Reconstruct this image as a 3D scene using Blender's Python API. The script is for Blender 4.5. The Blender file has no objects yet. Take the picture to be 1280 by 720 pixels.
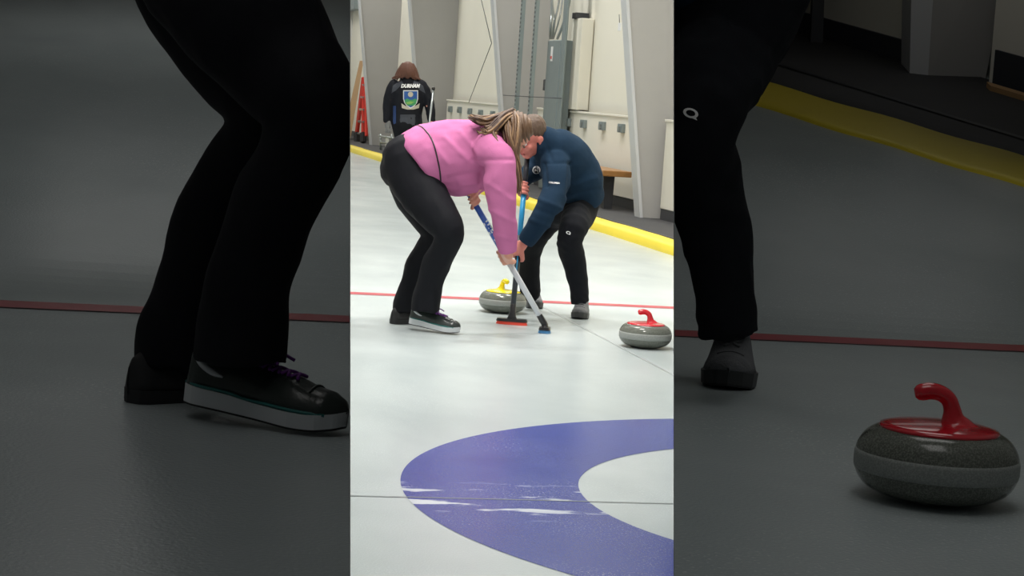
import bpy, bmesh, math, random
import numpy as np
from mathutils import Vector, Matrix, noise
from mathutils.bvhtree import BVHTree
random.seed(7)
SC = bpy.context.scene
COL = SC.collection
V = Vector
PI = math.pi

# ------------------------------------------------------------------ camera
F = 2541.0
PITCH, ROLL, HC = 0.0943, 0.0674, 1.3206
O = V((0, 0, HC))
cp, sp_, cr, sr = math.cos(PITCH), math.sin(PITCH), math.cos(ROLL), math.sin(ROLL)
U0 = V((0, sp_, cp)); R0 = V((1, 0, 0)); FW = V((0, cp, -sp_))
CR = cr * R0 + sr * U0
CU = -sr * R0 + cr * U0

def ray(px, py):
    return CR * ((px - 640) / F) - CU * ((py - 360) / F) + FW

def at(px, py, D):
    r = ray(px, py)
    return O + r * (D / r.y)

def gnd(px, py, z=0.0):
    r = ray(px, py)
    return O + r * ((z - HC) / r.z)

cd = bpy.data.cameras.new('camera')
cam = bpy.data.objects.new('camera', cd)
COL.objects.link(cam)
cam.matrix_world = Matrix(((CR.x, CU.x, -FW.x, O.x), (CR.y, CU.y, -FW.y, O.y), (CR.z, CU.z, -FW.z, O.z), (0, 0, 0, 1)))
cd.sensor_width = 36; cd.lens = F / 1280 * 36
cd.clip_start = 0.05; cd.clip_end = 200
SC.camera = cam

# sheet frame: a = across the sheet, b = along it
SA = 0.2137
SU = V((math.cos(SA), math.sin(SA), 0)); SV = V((-math.sin(SA), math.cos(SA), 0))
SCN = V((1.4936, 6.895, 0))
def S(a, b, z=0.0):
    return SCN + SU * a + SV * b + V((0, 0, z))
def sheet_ab(p):
    d = p - SCN
    return d.dot(SU), d.dot(SV)
def wallpt(px, py, a):
    """point where the sight line crosses the vertical plane at offset a"""
    r = ray(px, py)
    t = (a - (O - SCN).dot(SU)) / r.dot(SU)
    return O + r * t

# ------------------------------------------------------------------ materials
def mat(name, col, rough=0.6, metal=0.0, bump=0.0, bscale=200, var=0.0, vscale=20, spec=0.5, coat=0.0, sheen=0.0, emit=None):
    m = bpy.data.materials.new(name); m.use_nodes = True
    nt = m.node_tree; b = nt.nodes['Principled BSDF']
    b.inputs['Base Color'].default_value = (*col, 1)
    b.inputs['Roughness'].default_value = rough
    b.inputs['Metallic'].default_value = metal
    b.inputs['Specular IOR Level'].default_value = spec
    b.inputs['Coat Weight'].default_value = coat
    b.inputs['Sheen Weight'].default_value = sheen
    b.inputs['Sheen Roughness'].default_value = 0.5
    tc = nt.nodes.new('ShaderNodeTexCoord')
    if var:
        n = nt.nodes.new('ShaderNodeTexNoise'); n.inputs['Scale'].default_value = vscale; n.inputs['Detail'].default_value = 5
        nt.links.new(tc.outputs['Object'], n.inputs['Vector'])
        r = nt.nodes.new('ShaderNodeMapRange'); r.inputs['To Min'].default_value = 1 - var; r.inputs['To Max'].default_value = 1 + var
        nt.links.new(n.outputs['Fac'], r.inputs['Value'])
        h = nt.nodes.new('ShaderNodeHueSaturation'); h.inputs['Color'].default_value = (*col, 1)
        nt.links.new(r.outputs['Result'], h.inputs['Value'])
        nt.links.new(h.outputs['Color'], b.inputs['Base Color'])
    if bump:
        n = nt.nodes.new('ShaderNodeTexNoise'); n.inputs['Scale'].default_value = bscale; n.inputs['Detail'].default_value = 3
        nt.links.new(tc.outputs['Object'], n.inputs['Vector'])
        bp = nt.nodes.new('ShaderNodeBump'); bp.inputs['Strength'].default_value = bump; bp.inputs['Distance'].default_value = 0.004
        nt.links.new(n.outputs['Fac'], bp.inputs['Height']); nt.links.new(bp.outputs['Normal'], b.inputs['Normal'])
    return m

def ice_mat(name, col, col2, scratch=False):
    m = bpy.data.materials.new(name); m.use_nodes = True
    nt = m.node_tree; b = nt.nodes['Principled BSDF']; L = nt.links
    N = nt.nodes.new
    tc = N('ShaderNodeTexCoord')
    mp = N('ShaderNodeMapping'); mp.inputs['Rotation'].default_value = (0, 0, .5); mp.inputs['Scale'].default_value = (1.3, .8, 1)
    L.new(tc.outputs['Object'], mp.inputs['Vector'])
    n1 = N('ShaderNodeTexNoise'); n1.inputs['Scale'].default_value = 1.1; n1.inputs['Detail'].default_value = 4; n1.inputs['Distortion'].default_value = 0.3
    L.new(mp.outputs[0], n1.inputs['Vector'])
    r1 = N('ShaderNodeMapRange'); r1.inputs['From Min'].default_value = .2; r1.inputs['From Max'].default_value = .8
    L.new(n1.outputs['Fac'], r1.inputs['Value'])
    mx = N('ShaderNodeMix'); mx.data_type = 'RGBA'
    mx.inputs['A'].default_value = (*col, 1); mx.inputs['B'].default_value = (*col2, 1)
    L.new(r1.outputs['Result'], mx.inputs['Factor'])
    # pebble / frost grains
    n2 = N('ShaderNodeTexNoise'); n2.inputs['Scale'].default_value = 140; n2.inputs['Detail'].default_value = 2
    L.new(tc.outputs['Object'], n2.inputs['Vector'])
    r2 = N('ShaderNodeMapRange'); r2.inputs['From Min'].default_value = .60; r2.inputs['From Max'].default_value = .74
    L.new(n2.outputs['Fac'], r2.inputs['Value'])
    n3 = N('ShaderNodeTexNoise'); n3.inputs['Scale'].default_value = 1.7; n3.inputs['Detail'].default_value = 4
    L.new(tc.outputs['Object'], n3.inputs['Vector'])
    r3 = N('ShaderNodeMapRange'); r3.inputs['From Min'].default_value = .4; r3.inputs['From Max'].default_value = .65; r3.inputs['To Max'].default_value = .55
    L.new(n3.outputs['Fac'], r3.inputs['Value'])
    mu = N('ShaderNodeMath'); mu.operation = 'MULTIPLY'
    L.new(r2.outputs['Result'], mu.inputs[0]); L.new(r3.outputs['Result'], mu.inputs[1])
    fr = N('ShaderNodeMix'); fr.data_type = 'RGBA'; fr.inputs['B'].default_value = (.85, .88, .9, 1)
    L.new(mu.outputs[0], fr.inputs['Factor']); L.new(mx.outputs['Result'], fr.inputs['A'])
    out = fr.outputs['Result']
    if scratch:
        sep = N('ShaderNodeSeparateXYZ'); L.new(tc.outputs['Object'], sep.inputs[0])
        m2 = N('ShaderNodeMapping'); m2.inputs['Scale'].default_value = (2.4, 10, 1); m2.inputs['Location'].default_value = (3.3, 1.7, 0); m2.inputs['Rotation'].default_value = (0, 0, .12)
        L.new(tc.outputs['Object'], m2.inputs['Vector'])
        n4 = N('ShaderNodeTexNoise'); n4.inputs['Scale'].default_value = 1.0; n4.inputs['Detail'].default_value = 5; n4.inputs['Roughness'].default_value = .55
        L.new(m2.outputs[0], n4.inputs['Vector'])
        r4 = N('ShaderNodeMapRange'); r4.inputs['From Min'].default_value = .555; r4.inputs['From Max'].default_value = .60
        L.new(n4.outputs['Fac'], r4.inputs['Value'])
        ab = N('ShaderNodeMath'); ab.operation = 'ABSOLUTE'; 
        sh = N('ShaderNodeMath'); sh.operation = 'ADD'; sh.inputs[1].default_value = .02
        L.new(sep.outputs['Y'], sh.inputs[0]); L.new(sh.outputs[0], ab.inputs[0])
        r5 = N('ShaderNodeMapRange'); r5.inputs['From Min'].default_value = .32; r5.inputs['From Max'].default_value = .12
        L.new(ab.outputs[0], r5.inputs['Value'])
        mm = N('ShaderNodeMath'); mm.operation = 'MULTIPLY'
        L.new(r4.outputs['Result'], mm.inputs[0]); L.new(r5.outputs['Result'], mm.inputs[1])
        m5 = N('ShaderNodeMix'); m5.data_type = 'RGBA'; m5.inputs['B'].default_value = (.6, .64, .68, 1)
        L.new(mm.outputs[0], m5.inputs['Factor']); L.new(out, m5.inputs['A'])
        out = m5.outputs['Result']
    L.new(out, b.inputs['Base Color'])
    rr = N('ShaderNodeMapRange'); rr.inputs['To Min'].default_value = .2; rr.inputs['To Max'].default_value = .28
    L.new(n3.outputs['Fac'], rr.inputs['Value']); L.new(rr.outputs['Result'], b.inputs['Roughness'])
    b.inputs['IOR'].default_value = 1.31; b.inputs['Specular IOR Level'].default_value = .42
    bp = N('ShaderNodeBump'); bp.inputs['Strength'].default_value = .25; bp.inputs['Distance'].default_value = .003
    L.new(n2.outputs['Fac'], bp.inputs['Height']); L.new(bp.outputs['Normal'], b.inputs['Normal'])
    return m

M = dict(
    ice=ice_mat('ice', (.385, .438, .442), (.525, .572, .58)),
    ring=ice_mat('ring_blue', (.030, .045, .24), (.05, .075, .31), True),
    redline=mat('line_red', (.42, .05, .07), .3, var=.15, vscale=9),
    blackline=mat('line_black', (.2, .23, .24), .3),
    faintline=mat('line_faint', (.42, .46, .46), .3),
    cream=mat('wall_cream', (.84, .81, .71), .7, var=.035, vscale=1.3),
    white=mat('painted_white', (.72, .72, .69), .55, var=.02, vscale=3),
    locker=mat('cabinet_cream', (.85, .82, .73), .5, var=.02, vscale=4),
    frame=mat('frame_grey', (.43, .42, .41), .6, var=.05, vscale=2),
    flange=mat('flange_light', (.60, .61, .63), .5),
    steel=mat('steel_grey', (.26, .31, .32), .4, metal=.4, var=.08, vscale=8),
    conduit=mat('conduit', (.35, .38, .38), .3, metal=.8),
    rubber=mat('rubber_mat', (.05, .05, .053), .8, bump=.5, bscale=60, var=.25, vscale=3),
    yellow=mat('kerb_yellow', (.83, .66, .05), .45, var=.06, vscale=4, bump=.3, bscale=9),
    dark=mat('dark_trim', (.035, .037, .045), .5),
    hall=mat('hall_white', (.7, .7, .68), .8),
    board=mat('bay_board', (.55, .56, .55), .8),
    wood=mat('bench_wood', (.36, .17, .05), .35, var=.25, vscale=15),
    plank=mat('plank', (.46, .27, .12), .6, var=.15, vscale=9),
    redpaint=mat('ladder_red', (.70, .045, .03), .4),
    pink=mat('pink_fleece', (.52, .160, .335), .95, bump=.35, bscale=260, var=.05, vscale=9, spec=.15),
    navy=mat('navy_fleece', (.010, .027, .053), .95, bump=.4, bscale=240, var=.08, vscale=14, spec=.15),
    legging=mat('black_legging', (.0075, .008, .011), .7, bump=.1, bscale=300, spec=.15),
    jeans=mat('black_jeans', (.008, .009, .012), .9, bump=.4, bscale=260, var=.2, vscale=25, spec=.15),
    skin=mat('skin', (.62, .29, .21), .5, var=.08, vscale=18, spec=.3),
    skinred=mat('flushed_skin', (.60, .21, .17), .5, var=.08, vscale=18, spec=.3),
    lip=mat('lips', (.42, .10, .09), .5),
    hair=mat('hair_brown', (.115, .060, .030), .5, var=.35, vscale=40, bump=.5, bscale=90),
    hairlight=mat('hair_highlight', (.25, .145, .072), .45, var=.3, vscale=40),
    hairdark=mat('hair_dark_brown', (.055, .026, .018), .5, var=.3, vscale=40),
    hairmale=mat('hair_ash_brown', (.080, .046, .028), .6, var=.3, vscale=60, bump=.6, bscale=120),
    hairred=mat('hair_auburn', (.11, .042, .025), .5, var=.3, vscale=50),
    black=mat('black_plastic', (.012, .012, .014), .3),
    blacksoft=mat('black_rubber', (.018, .018, .02), .7),
    leather=mat('shoe_leather', (.022, .030, .027), .28, bump=.15, bscale=120),
    sole=mat('sole_white', (.62, .64, .66), .55),
    teal=mat('teal_trim', (.02, .16, .15), .5),
    purple=mat('lace_purple', (.16, .03, .25), .7),
    greyshoe=mat('shoe_grey', (.13, .135, .145), .8, bump=.5, bscale=200),
    darkshoe=mat('shoe_dark', (.035, .036, .038), .5),
    shaftblue=mat('shaft_blue', (.03, .10, .42), .3),
    shaftcyan=mat('shaft_light_blue', (.03, .32, .62), .3),
    shaftwhite=mat('shaft_white', (.62, .64, .68), .3),
    shaftdark=mat('shaft_dark', (.03, .035, .045), .3),
    padred=mat('pad_red', (.85, .07, .04), .6),
    padblue=mat('pad_blue', (.05, .2, .42), .6),
    handlered=mat('handle_red', (.62, .008, .022), .18, coat=.6),
    handleyellow=mat('handle_yellow', (.80, .66, .01), .2, coat=.5),
    textwhite=mat('print_white', (.8, .8, .8), .6),
    shieldblue=mat('print_blue', (.02, .10, .36), .6),
    shieldgreen=mat('print_green', (.06, .34, .12), .6),
    shieldlime=mat('print_lime', (.25, .50, .12), .6),
    shieldsun=mat('print_sun', (.55, .5, .4), .6),
    jacket=mat('black_jacket', (.012, .013, .018), .7, spec=.15),
    jacketgrey=mat('charcoal_panel', (.045, .05, .065), .7),
    jacketblue=mat('royal_panel', (.02, .05, .16), .7),
    glove=mat('glove_grey', (.2, .2, .2), .8),
    tag=mat('tag_white', (.8, .8, .8), .5),
)
def granite(name, c1, c2):
    m = bpy.data.materials.new(name); m.use_nodes = True
    nt = m.node_tree; b = nt.nodes['Principled BSDF']; L = nt.links; N = nt.nodes.new
    tc = N('ShaderNodeTexCoord')
    n = N('ShaderNodeTexNoise'); n.inputs['Scale'].default_value = 330; n.inputs['Detail'].default_value = 3
    L.new(tc.outputs['Object'], n.inputs['Vector'])
    r = N('ShaderNodeMapRange'); r.inputs['From Min'].default_value = .42; r.inputs['From Max'].default_value = .66
    L.new(n.outputs['Fac'], r.inputs['Value'])
    mx = N('ShaderNodeMix'); mx.data_type = 'RGBA'; mx.inputs['A'].default_value = (*c1, 1); mx.inputs['B'].default_value = (*c2, 1)
    L.new(r.outputs['Result'], mx.inputs['Factor']); L.new(mx.outputs['Result'], b.inputs['Base Color'])
    b.inputs['Roughness'].default_value = .16
    return m
M['granite'] = granite('granite_polished', (.10, .107, .09), (.205, .215, .185))
M['band'] = granite('granite_band', (.26, .275, .26), (.37, .385, .365)); M['band'].node_tree.nodes['Principled BSDF'].inputs['Roughness'].default_value = .6

# ------------------------------------------------------------------ object helpers
def wl(o):
    p = V((0, 0, 0))
    while o is not None:
        p = p + o.location; o = o.parent
    return p
def link_mesh(name, me, m, parent=None, label=None, smooth=True):
    """me holds world coordinates; stored relative to the parent"""
    o = bpy.data.objects.new(name, me); COL.objects.link(o)
    if m is not None: me.materials.append(m)
    if parent is not None:
        off = wl(parent); o.parent = parent
        me.transform(Matrix.Translation(-off))
    if smooth:
        for p in me.polygons: p.use_smooth = True
    if label: o['label'] = label
    return o
def from_bm(name, bm, m, parent=None, label=None, smooth=True):
    me = bpy.data.meshes.new(name); bmesh.ops.recalc_face_normals(bm, faces=bm.faces); bm.to_mesh(me); bm.free()
    return link_mesh(name, me, m, parent, label, smooth)
def root(name, loc, label, cat, group=None):
    o = bpy.data.objects.new(name, None); COL.objects.link(o); o.location = loc
    o.empty_display_size = .1
    o['label'] = label; o['category'] = cat
    if group: o['group'] = group
    return o
def tag(o, label, cat, group=None):
    o['label'] = label; o['category'] = cat
    if group: o['group'] = group
    return o
def recenter(o):
    me = o.data; n = len(me.vertices); c = V((0, 0, 0))
    zs = min(v.co.z for v in me.vertices)
    for v in me.vertices: c += v.co
    c /= n; c.z = zs
    me.transform(Matrix.Translation(-c)); o.location = c
    return o
def structure(name, bm, m, smooth=False):
    o = from_bm(name, bm, m, smooth=smooth); o['kind'] = 'structure'; return o

def hexa(bm, c8):
    vs = [bm.verts.new(c) for c in c8]
    for f in ((0, 3, 2, 1), (4, 5, 6, 7), (0, 1, 5, 4), (1, 2, 6, 5), (2, 3, 7, 6), (3, 0, 4, 7)):
        bm.faces.new([vs[i] for i in f])
    return vs
def sbox(bm, a0, a1, b0, b1, z0, z1):
    return hexa(bm, [S(a0, b0, z0), S(a1, b0, z0), S(a1, b1, z0), S(a0, b1, z0), S(a0, b0, z1), S(a1, b0, z1), S(a1, b1, z1), S(a0, b1, z1)])
def bevel(bm, w, seg=2):
    bmesh.ops.bevel(bm, geom=list(bm.edges), offset=w, segments=seg, affect='EDGES', profile=.6)

def smooth_path(pts, n):
    """Catmull-Rom through rows of numbers"""
    P = np.array(pts, float); out = []
    Q = np.vstack([2 * P[0] - P[1], P, 2 * P[-1] - P[-2]])
    for i in range(len(P) - 1):
        p0, p1, p2, p3 = Q[i:i + 4]
        for k in range(n):
            t = k / n
            out.append(.5 * ((2 * p1) + (-p0 + p2) * t + (2 * p0 - 5 * p1 + 4 * p2 - p3) * t * t + (-p0 + 3 * p1 - 3 * p2 + p3) * t ** 3))
    out.append(P[-1])
    return np.array(out)

def loft(bm, rows, seg=16, view=FW, cap='round', exp=1.0, sub=4, flat_end=False):
    """rows: x,y,z, half width across the view, half depth"""
    R = smooth_path(rows, sub) if sub > 1 else np.array(rows, float)
    n = len(R); rings = []
    pts = [V(r[:3]) for r in R]
    frames = []
    for i in range(n):
        t = (pts[min(i + 1, n - 1)] - pts[max(i - 1, 0)]).normalized()
        s = t.cross(view)
        if s.length < .05: s = frames[-1][0].copy() if frames else t.orthogonal()
        s.normalize(); d = s.cross(t).normalized()
        frames.append((s, d, t))
    def ring(c, s, d, w, h):
        vs = []
        for k in range(seg):
            a = 2 * PI * k / seg
            ca, sa = math.cos(a), math.sin(a)
            ca = math.copysign(abs(ca) ** exp, ca); sa = math.copysign(abs(sa) ** exp, sa)
            vs.append(bm.verts.new(c + s * (w * ca) + d * (h * sa)))
        return vs
    def capring(i, sign):
        s, d, t = frames[i]; w, h = R[i][3], R[i][4]; out = []
        e = min(w, h)
        for q in (.5, .85):
            k = math.sqrt(1 - q * q)
            out.append(ring(pts[i] + t * (sign * e * q), s, d, w * k, h * k))
        return out
    if cap == 'round':
        rings += reversed(capring(0, -1))
    for i in range(n):
        s, d, t = frames[i]
        rings.append(ring(pts[i], s, d, R[i][3], R[i][4]))
    if cap == 'round' and not flat_end:
        rings += capring(n - 1, 1)
    for a, b in zip(rings, rings[1:]):
        for k in range(seg):
            bm.faces.new((a[k], a[(k + 1) % seg], b[(k + 1) % seg], b[k]))
    bm.faces.new(rings[0][::-1]); bm.faces.new(rings[-1])

def ellipsoid(bm, c, r, rot=None, seg=20):
    mt = Matrix.Translation(c) @ ((rot.to_4x4()) if rot else Matrix.Identity(4)) @ Matrix.Diagonal((*r, 1))
    bmesh.ops.create_uvsphere(bm, u_segments=seg, v_segments=seg // 2 + 2, radius=1, matrix=mt)

def tube(bm, pts, r, seg=10, sub=1, cap='flat'):
    rr = r if hasattr(r, '__len__') else [r] * len(pts)
    loft(bm, [(*p, q, q) for p, q in zip(pts, rr)], seg=seg, sub=sub, cap=cap)

def blend(name, bm, m, parent, voxel=.008, smooth=6, disp=None, clip=None, label=None):
    """fuse overlapping pieces into one continuous skin"""
    me = bpy.data.meshes.new('tmp'); bmesh.ops.recalc_face_normals(bm, faces=bm.faces); bm.to_mesh(me); bm.free()
    o = bpy.data.objects.new('tmp', me); COL.objects.link(o)
    r = o.modifiers.new('r', 'REMESH'); r.mode = 'VOXEL'; r.voxel_size = voxel
    s = o.modifiers.new('s', 'SMOOTH'); s.factor = .5; s.iterations = smooth
    dg = bpy.context.evaluated_depsgraph_get(); dg.update()
    res = bpy.data.meshes.new_from_object(o.evaluated_get(dg))
    bpy.data.objects.remove(o); bpy.data.meshes.remove(me)
    res.name = name
    if disp:
        n = [v.normal.copy() for v in res.vertices]
        for v, nn in zip(res.vertices, n):
            v.co = v.co + nn * disp(v.co)
    if clip:
        b2 = bmesh.new(); b2.from_mesh(res)
        bmesh.ops.bisect_plane(b2, geom=b2.verts[:] + b2.edges[:] + b2.faces[:], plane_co=clip[0], plane_no=clip[1], clear_outer=True)
        ed = [e for e in b2.edges if e.is_boundary]
        if ed: bmesh.ops.holes_fill(b2, edges=ed, sides=0)
        b2.to_mesh(res); b2.free()
    return link_mesh(name, res, m, parent, label)

def world_bvh(o):
    me = o.data; off = wl(o)
    return BVHTree.FromPolygons([v.co + off for v in me.vertices], [tuple(p.vertices) for p in me.polygons])

def decal(name, polys, target, m, parent, lift=.003, direction=None, label=None, thick=.0015):
    """flat print wrapped on a garment: polys = list of world polygons, pushed along a direction on to the cloth"""
    tr = target if isinstance(target, BVHTree) else world_bvh(target)
    c_ = sum((V(p) for p in polys[0]), V((0, 0, 0))) / len(polys[0])
    d = direction or (c_ - O).normalized()
    bm = bmesh.new()
    for poly in polys:
        vs = [bm.verts.new(p) for p in poly]
        bm.faces.new(vs)
    bmesh.ops.triangulate(bm, faces=bm.faces)
    for _ in range(2):
        long = [e for e in bm.edges if e.calc_length() > .02]
        if long: bmesh.ops.subdivide_edges(bm, edges=long, cuts=1)
        bmesh.ops.triangulate(bm, faces=bm.faces)
    for v in bm.verts:
        h = tr.ray_cast(v.co - d * .8, d)
        if h[0] is not None: v.co = h[0] - d * lift
    return from_bm(name, bm, m, parent, label, smooth=False)

def text_mesh(txt, size, origin, right, up, shear=0, bold=0.0):
    cu = bpy.data.curves.new('txt', 'FONT'); cu.body = txt; cu.size = size; cu.align_x = 'CENTER'; cu.align_y = 'CENTER'; cu.shear = shear; cu.offset = bold; cu.resolution_u = 3
    o = bpy.data.objects.new('txt', cu); COL.objects.link(o)
    dg = bpy.context.evaluated_depsgraph_get(); dg.update()
    me = bpy.data.meshes.new_from_object(o.evaluated_get(dg))
    polys = []
    for p in me.polygons:
        polys.append([origin + right * me.vertices[i].co.x + up * me.vertices[i].co.y for i in p.vertices])
    bpy.data.objects.remove(o)
    return polys

class Map:
    """photo measurements of a figure -> metres, standing at depth D0"""
    def __init__(s, D0, zoom=1.0, floor=0.0):
        s.D0 = D0; s.z = zoom; s.floor = floor; s.m = D0 * zoom / F
    def pp(s, px, py): return 640 + (px - 640) * s.z, 360 + (py - 360) * s.z
    def P(s, px, py, d=0.0):
        x, y = s.pp(px, py); return at(x, y, s.D0 + d)
    def gd(s, px, py, h=0.0):
        x, y = s.pp(px, py); return gnd(x, y, s.floor + h).y - s.D0
    def row(s, px, py, d, w, dep=None):
        p = s.P(px, py, d); r = w * s.m
        return (p.x, p.y, p.z, r, r * (dep if dep else 1.0))
    def rows(s, L): return [s.row(*q) for q in L]

# ------------------------------------------------------------------ curling hall
def quad_sheet(name, a0, a1, b0, b1, z, m):
    bm = bmesh.new(); bm.faces.new([bm.verts.new(S(*q, z)) for q in ((a0, b0), (a1, b0), (a1, b1), (a0, b1))])
    return structure(name, bm, m)
KA = 2.28          # kerb line
bm = bmesh.new(); sbox(bm, -9, KA + .25, -6, 46, -.3, 0)
structure('floor', bm, M['ice'])
# painted house: annulus kept in its own frame so the wear follows the sheet
def annulus(name, r0, r1, z, m):
    bm = bmesh.new(); n = 160
    A = [bm.verts.new((r0 * math.cos(2 * PI * k / n), r0 * math.sin(2 * PI * k / n), 0)) for k in range(n)]
    B = [bm.verts.new((r1 * math.cos(2 * PI * k / n), r1 * math.sin(2 * PI * k / n), 0)) for k in range(n)]
    for k in range(n): bm.faces.new((A[k], B[k], B[(k + 1) % n], A[(k + 1) % n]))
    o = structure(name, bm, m); o.location = SCN + V((0, 0, z)); o.rotation_euler.z = SA
    return o
annulus('trim_1', 1.22, 1.83, .0012, M['ring'])
quad_sheet('trim_2', -KA + .1, KA - .1, -.005, .005, .0022, M['blackline'])
quad_sheet('trim_3', -7, KA - .05, 6.31, 6.46, .0015, M['redline'])
quad_sheet('trim_4', -.006, .006, 1.9, 6.31, .0012, M['faintline'])

# yellow kerb (foam bumper) with a slightly wavy top, dark walkway
bm = bmesh.new()
N_ = 120; rows = []
for i in range(N_ + 1):
    b = -3 + 49 * i / N_
    wv = .012 * math.sin(b * 2.1) + .008 * math.sin(b * 5.3 + 1)
    rows.append([bm.verts.new(S(*q)) for q in ((KA + wv * .3, b, 0), (KA + .012 + wv, b, .07), (KA + .05 + wv, b, .095), (KA + .20 + wv, b, .10), (KA + .235 + wv, b, .06), (KA + .235, b, 0))])
for r, q in zip(rows, rows[1:]):
    for k in range(5): bm.faces.new((r[k], r[k + 1], q[k + 1], q[k]))
o = from_bm('trim_5', bm, M['yellow']); o['kind'] = 'structure'
bm = bmesh.new(); sbox(bm, KA + .2, 3.85, -3, 46, -.3, .035); structure('trim_6', bm, M['rubber'])
bm = bmesh.new(); sbox(bm, KA + .24, KA + .5, -3, 46, .035, .05)
for k in range(3): sbox(bm, KA + .28 + k * .07, KA + .30 + k * .07, -3, 46, .05, .056)
structure('trim_7', bm, M['dark'])
WA = 3.80
bm = bmesh.new(); sbox(bm, WA, WA + .15, -3, 46, 0, 6.5); structure('wall_right', bm, M['cream'])
bm = bmesh.new(); sbox(bm, WA - .03, WA, -3, 46, 0.03, .16); structure('baseboard_right', bm, M['dark'])
bm = bmesh.new(); sbox(bm, -9.1, -9, -6, 46, 0, 6.5); structure('wall_left', bm, M['hall'])
bm = bmesh.new(); sbox(bm, -9.1, WA + .15, 46, 46.15, 0, 6.5); structure('wall_back', bm, M['hall'])
bm = bmesh.new(); sbox(bm, -9.1, WA + .15, -6, 46, 6.5, 6.6); structure('ceiling', bm, M['hall'])

# tapered steel frames against the wall
FB = [8.9, 16.0, 23.2, 30.9, 37.9]
FOOT = [3.385, 3.39, 3.33, 3.32, 3.34]
for k, b in enumerate(FB):
    if k == 0: continue      # outside the frame
    bm = bmesh.new()
    t = .09
    def prof(z, k=k): return FOOT[k] - .142 * z      # hall-side edge leans inwards as it rises
    for (z0, z1) in ((.035, 6.5),):
        hexa(bm, [S(prof(z0), b - t, z0), S(WA, b - t, z0), S(WA, b + t, z0), S(prof(z0), b + t, z0),
                  S(prof(z1), b - t, z1), S(WA, b - t, z1), S(WA, b + t, z1), S(prof(z1), b + t, z1)])
    rt = root('tapered_column', S(3.4, b, .035), ['grey tapered steel column at the wall beside the near gap', 'large grey tapered column at right, closest to the ice edge, in front of the bench',
              'grey tapered column behind the crouching sweepers, next to the perforated posts', 'grey tapered column right of the woman in the black jacket', 'grey tapered column left of the woman in the black jacket, beside the red ladder'][k], 'column', 'tapered wall columns')
    from_bm('web', bm, M['frame'], rt, smooth=False)
    bm = bmesh.new()
    w = .12
    for (z0, z1) in ((.035, 6.5),):
        hexa(bm, [S(prof(z0) - .035, b - w, z0), S(prof(z0), b - w, z0), S(prof(z0), b + w, z0), S(prof(z0) - .035, b + w, z0),
                  S(prof(z1) - .035, b - w, z1), S(prof(z1), b - w, z1), S(prof(z1), b + w, z1), S(prof(z1) - .035, b + w, z1)])
    from_bm('flange', bm, M['flange'], rt, 'pale grey edge strip', smooth=False)

# low cream cabinets with grey latches between the columns
def cabinet(b0, b1, z1, latches, label, fa=3.66):
    rt = root('low_cabinet', S(3.7, (b0 + b1) / 2, .16), label, 'cabinet', 'low cream cabinets along the wall')
    bm = bmesh.new(); sbox(bm, fa, WA - .035, b0, b1, .16, z1); bevel(bm, .006, 1); from_bm('body', bm, M['locker'], rt, smooth=False)
    bm = bmesh.new(); sbox(bm, fa - .02, WA - .035, b0 - .01, b1 + .01, z1 - .03, z1); bevel(bm, .005, 1); from_bm('top', bm, M['locker'], rt, smooth=False)
    bm = bmesh.new(); sbox(bm, fa + .01, WA - .035, b0, b1, .035, .16); from_bm('plinth', bm, M['dark'], rt, 'dark base strip', smooth=False)
    for px, py in latches:
        p = wallpt(px, py, 3.66); a, b = sheet_ab(p); z = p.z
        bm = bmesh.new(); sbox(bm, 3.61, 3.66, b - .10, b + .10, z - .055, z + .055); bevel(bm, .008, 2)
        l = from_bm('latch', bm, M['steel'], rt, 'grey metal latch', smooth=False)
        bm = bmesh.new(); sbox(bm, 3.595, 3.612, b - .045, b + .045, z - .04, z + .02); from_bm('hasp', bm, M['conduit'], l, smooth=False)
cabinet(FB[1] + .25, FB[2] - .25, 1.17, [(712, 153), (731.5, 155), (755, 157.5), (779, 160.5)], 'low cream cabinet with four grey latches, behind the bench between two columns')
cabinet(FB[2] + .25, FB[3] - .3, 1.17, [(564.5, 136.5), (576, 137.5), (589, 139.5), (602.5, 141.5), (617.5, 143)], 'low cream cabinet with five grey latches above the pink sweater')
cabinet(FB[0] + .25, FB[1] - .25, 1.17, [], 'low cream cabinet right of the nearest column, at the edge of the bright strip', 3.54)

# wooden bench
p1 = wallpt(773, 214, 3.35); b1 = sheet_ab(p1)[1]
b0 = b1; b1 = b0 + 2.4
rt = root('bench', S(3.3, b0 + 1, .035), 'wooden bench with dark legs against the low cabinet, behind the man in navy', 'bench')
bm = bmesh.new(); sbox(bm, 3.16, 3.52, b0, b1, .44, .51); bevel(bm, .012, 2); from_bm('seat', bm, M['wood'], rt, 'varnished brown plank', smooth=False)
for bb in (b0 + .42, b1 - .42):
    bm = bmesh.new()
    hexa(bm, [S(3.30, bb - .05, .035), S(3.40, bb - .05, .035), S(3.40, bb + .05, .035), S(3.30, bb + .05, .035), S(3.27, bb - .05, .44), S(3.41, bb - .05, .44), S(3.41, bb + .05, .44), S(3.27, bb + .05, .44)])
    from_bm('leg', bm, M['dark'], rt, smooth=False)

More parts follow.
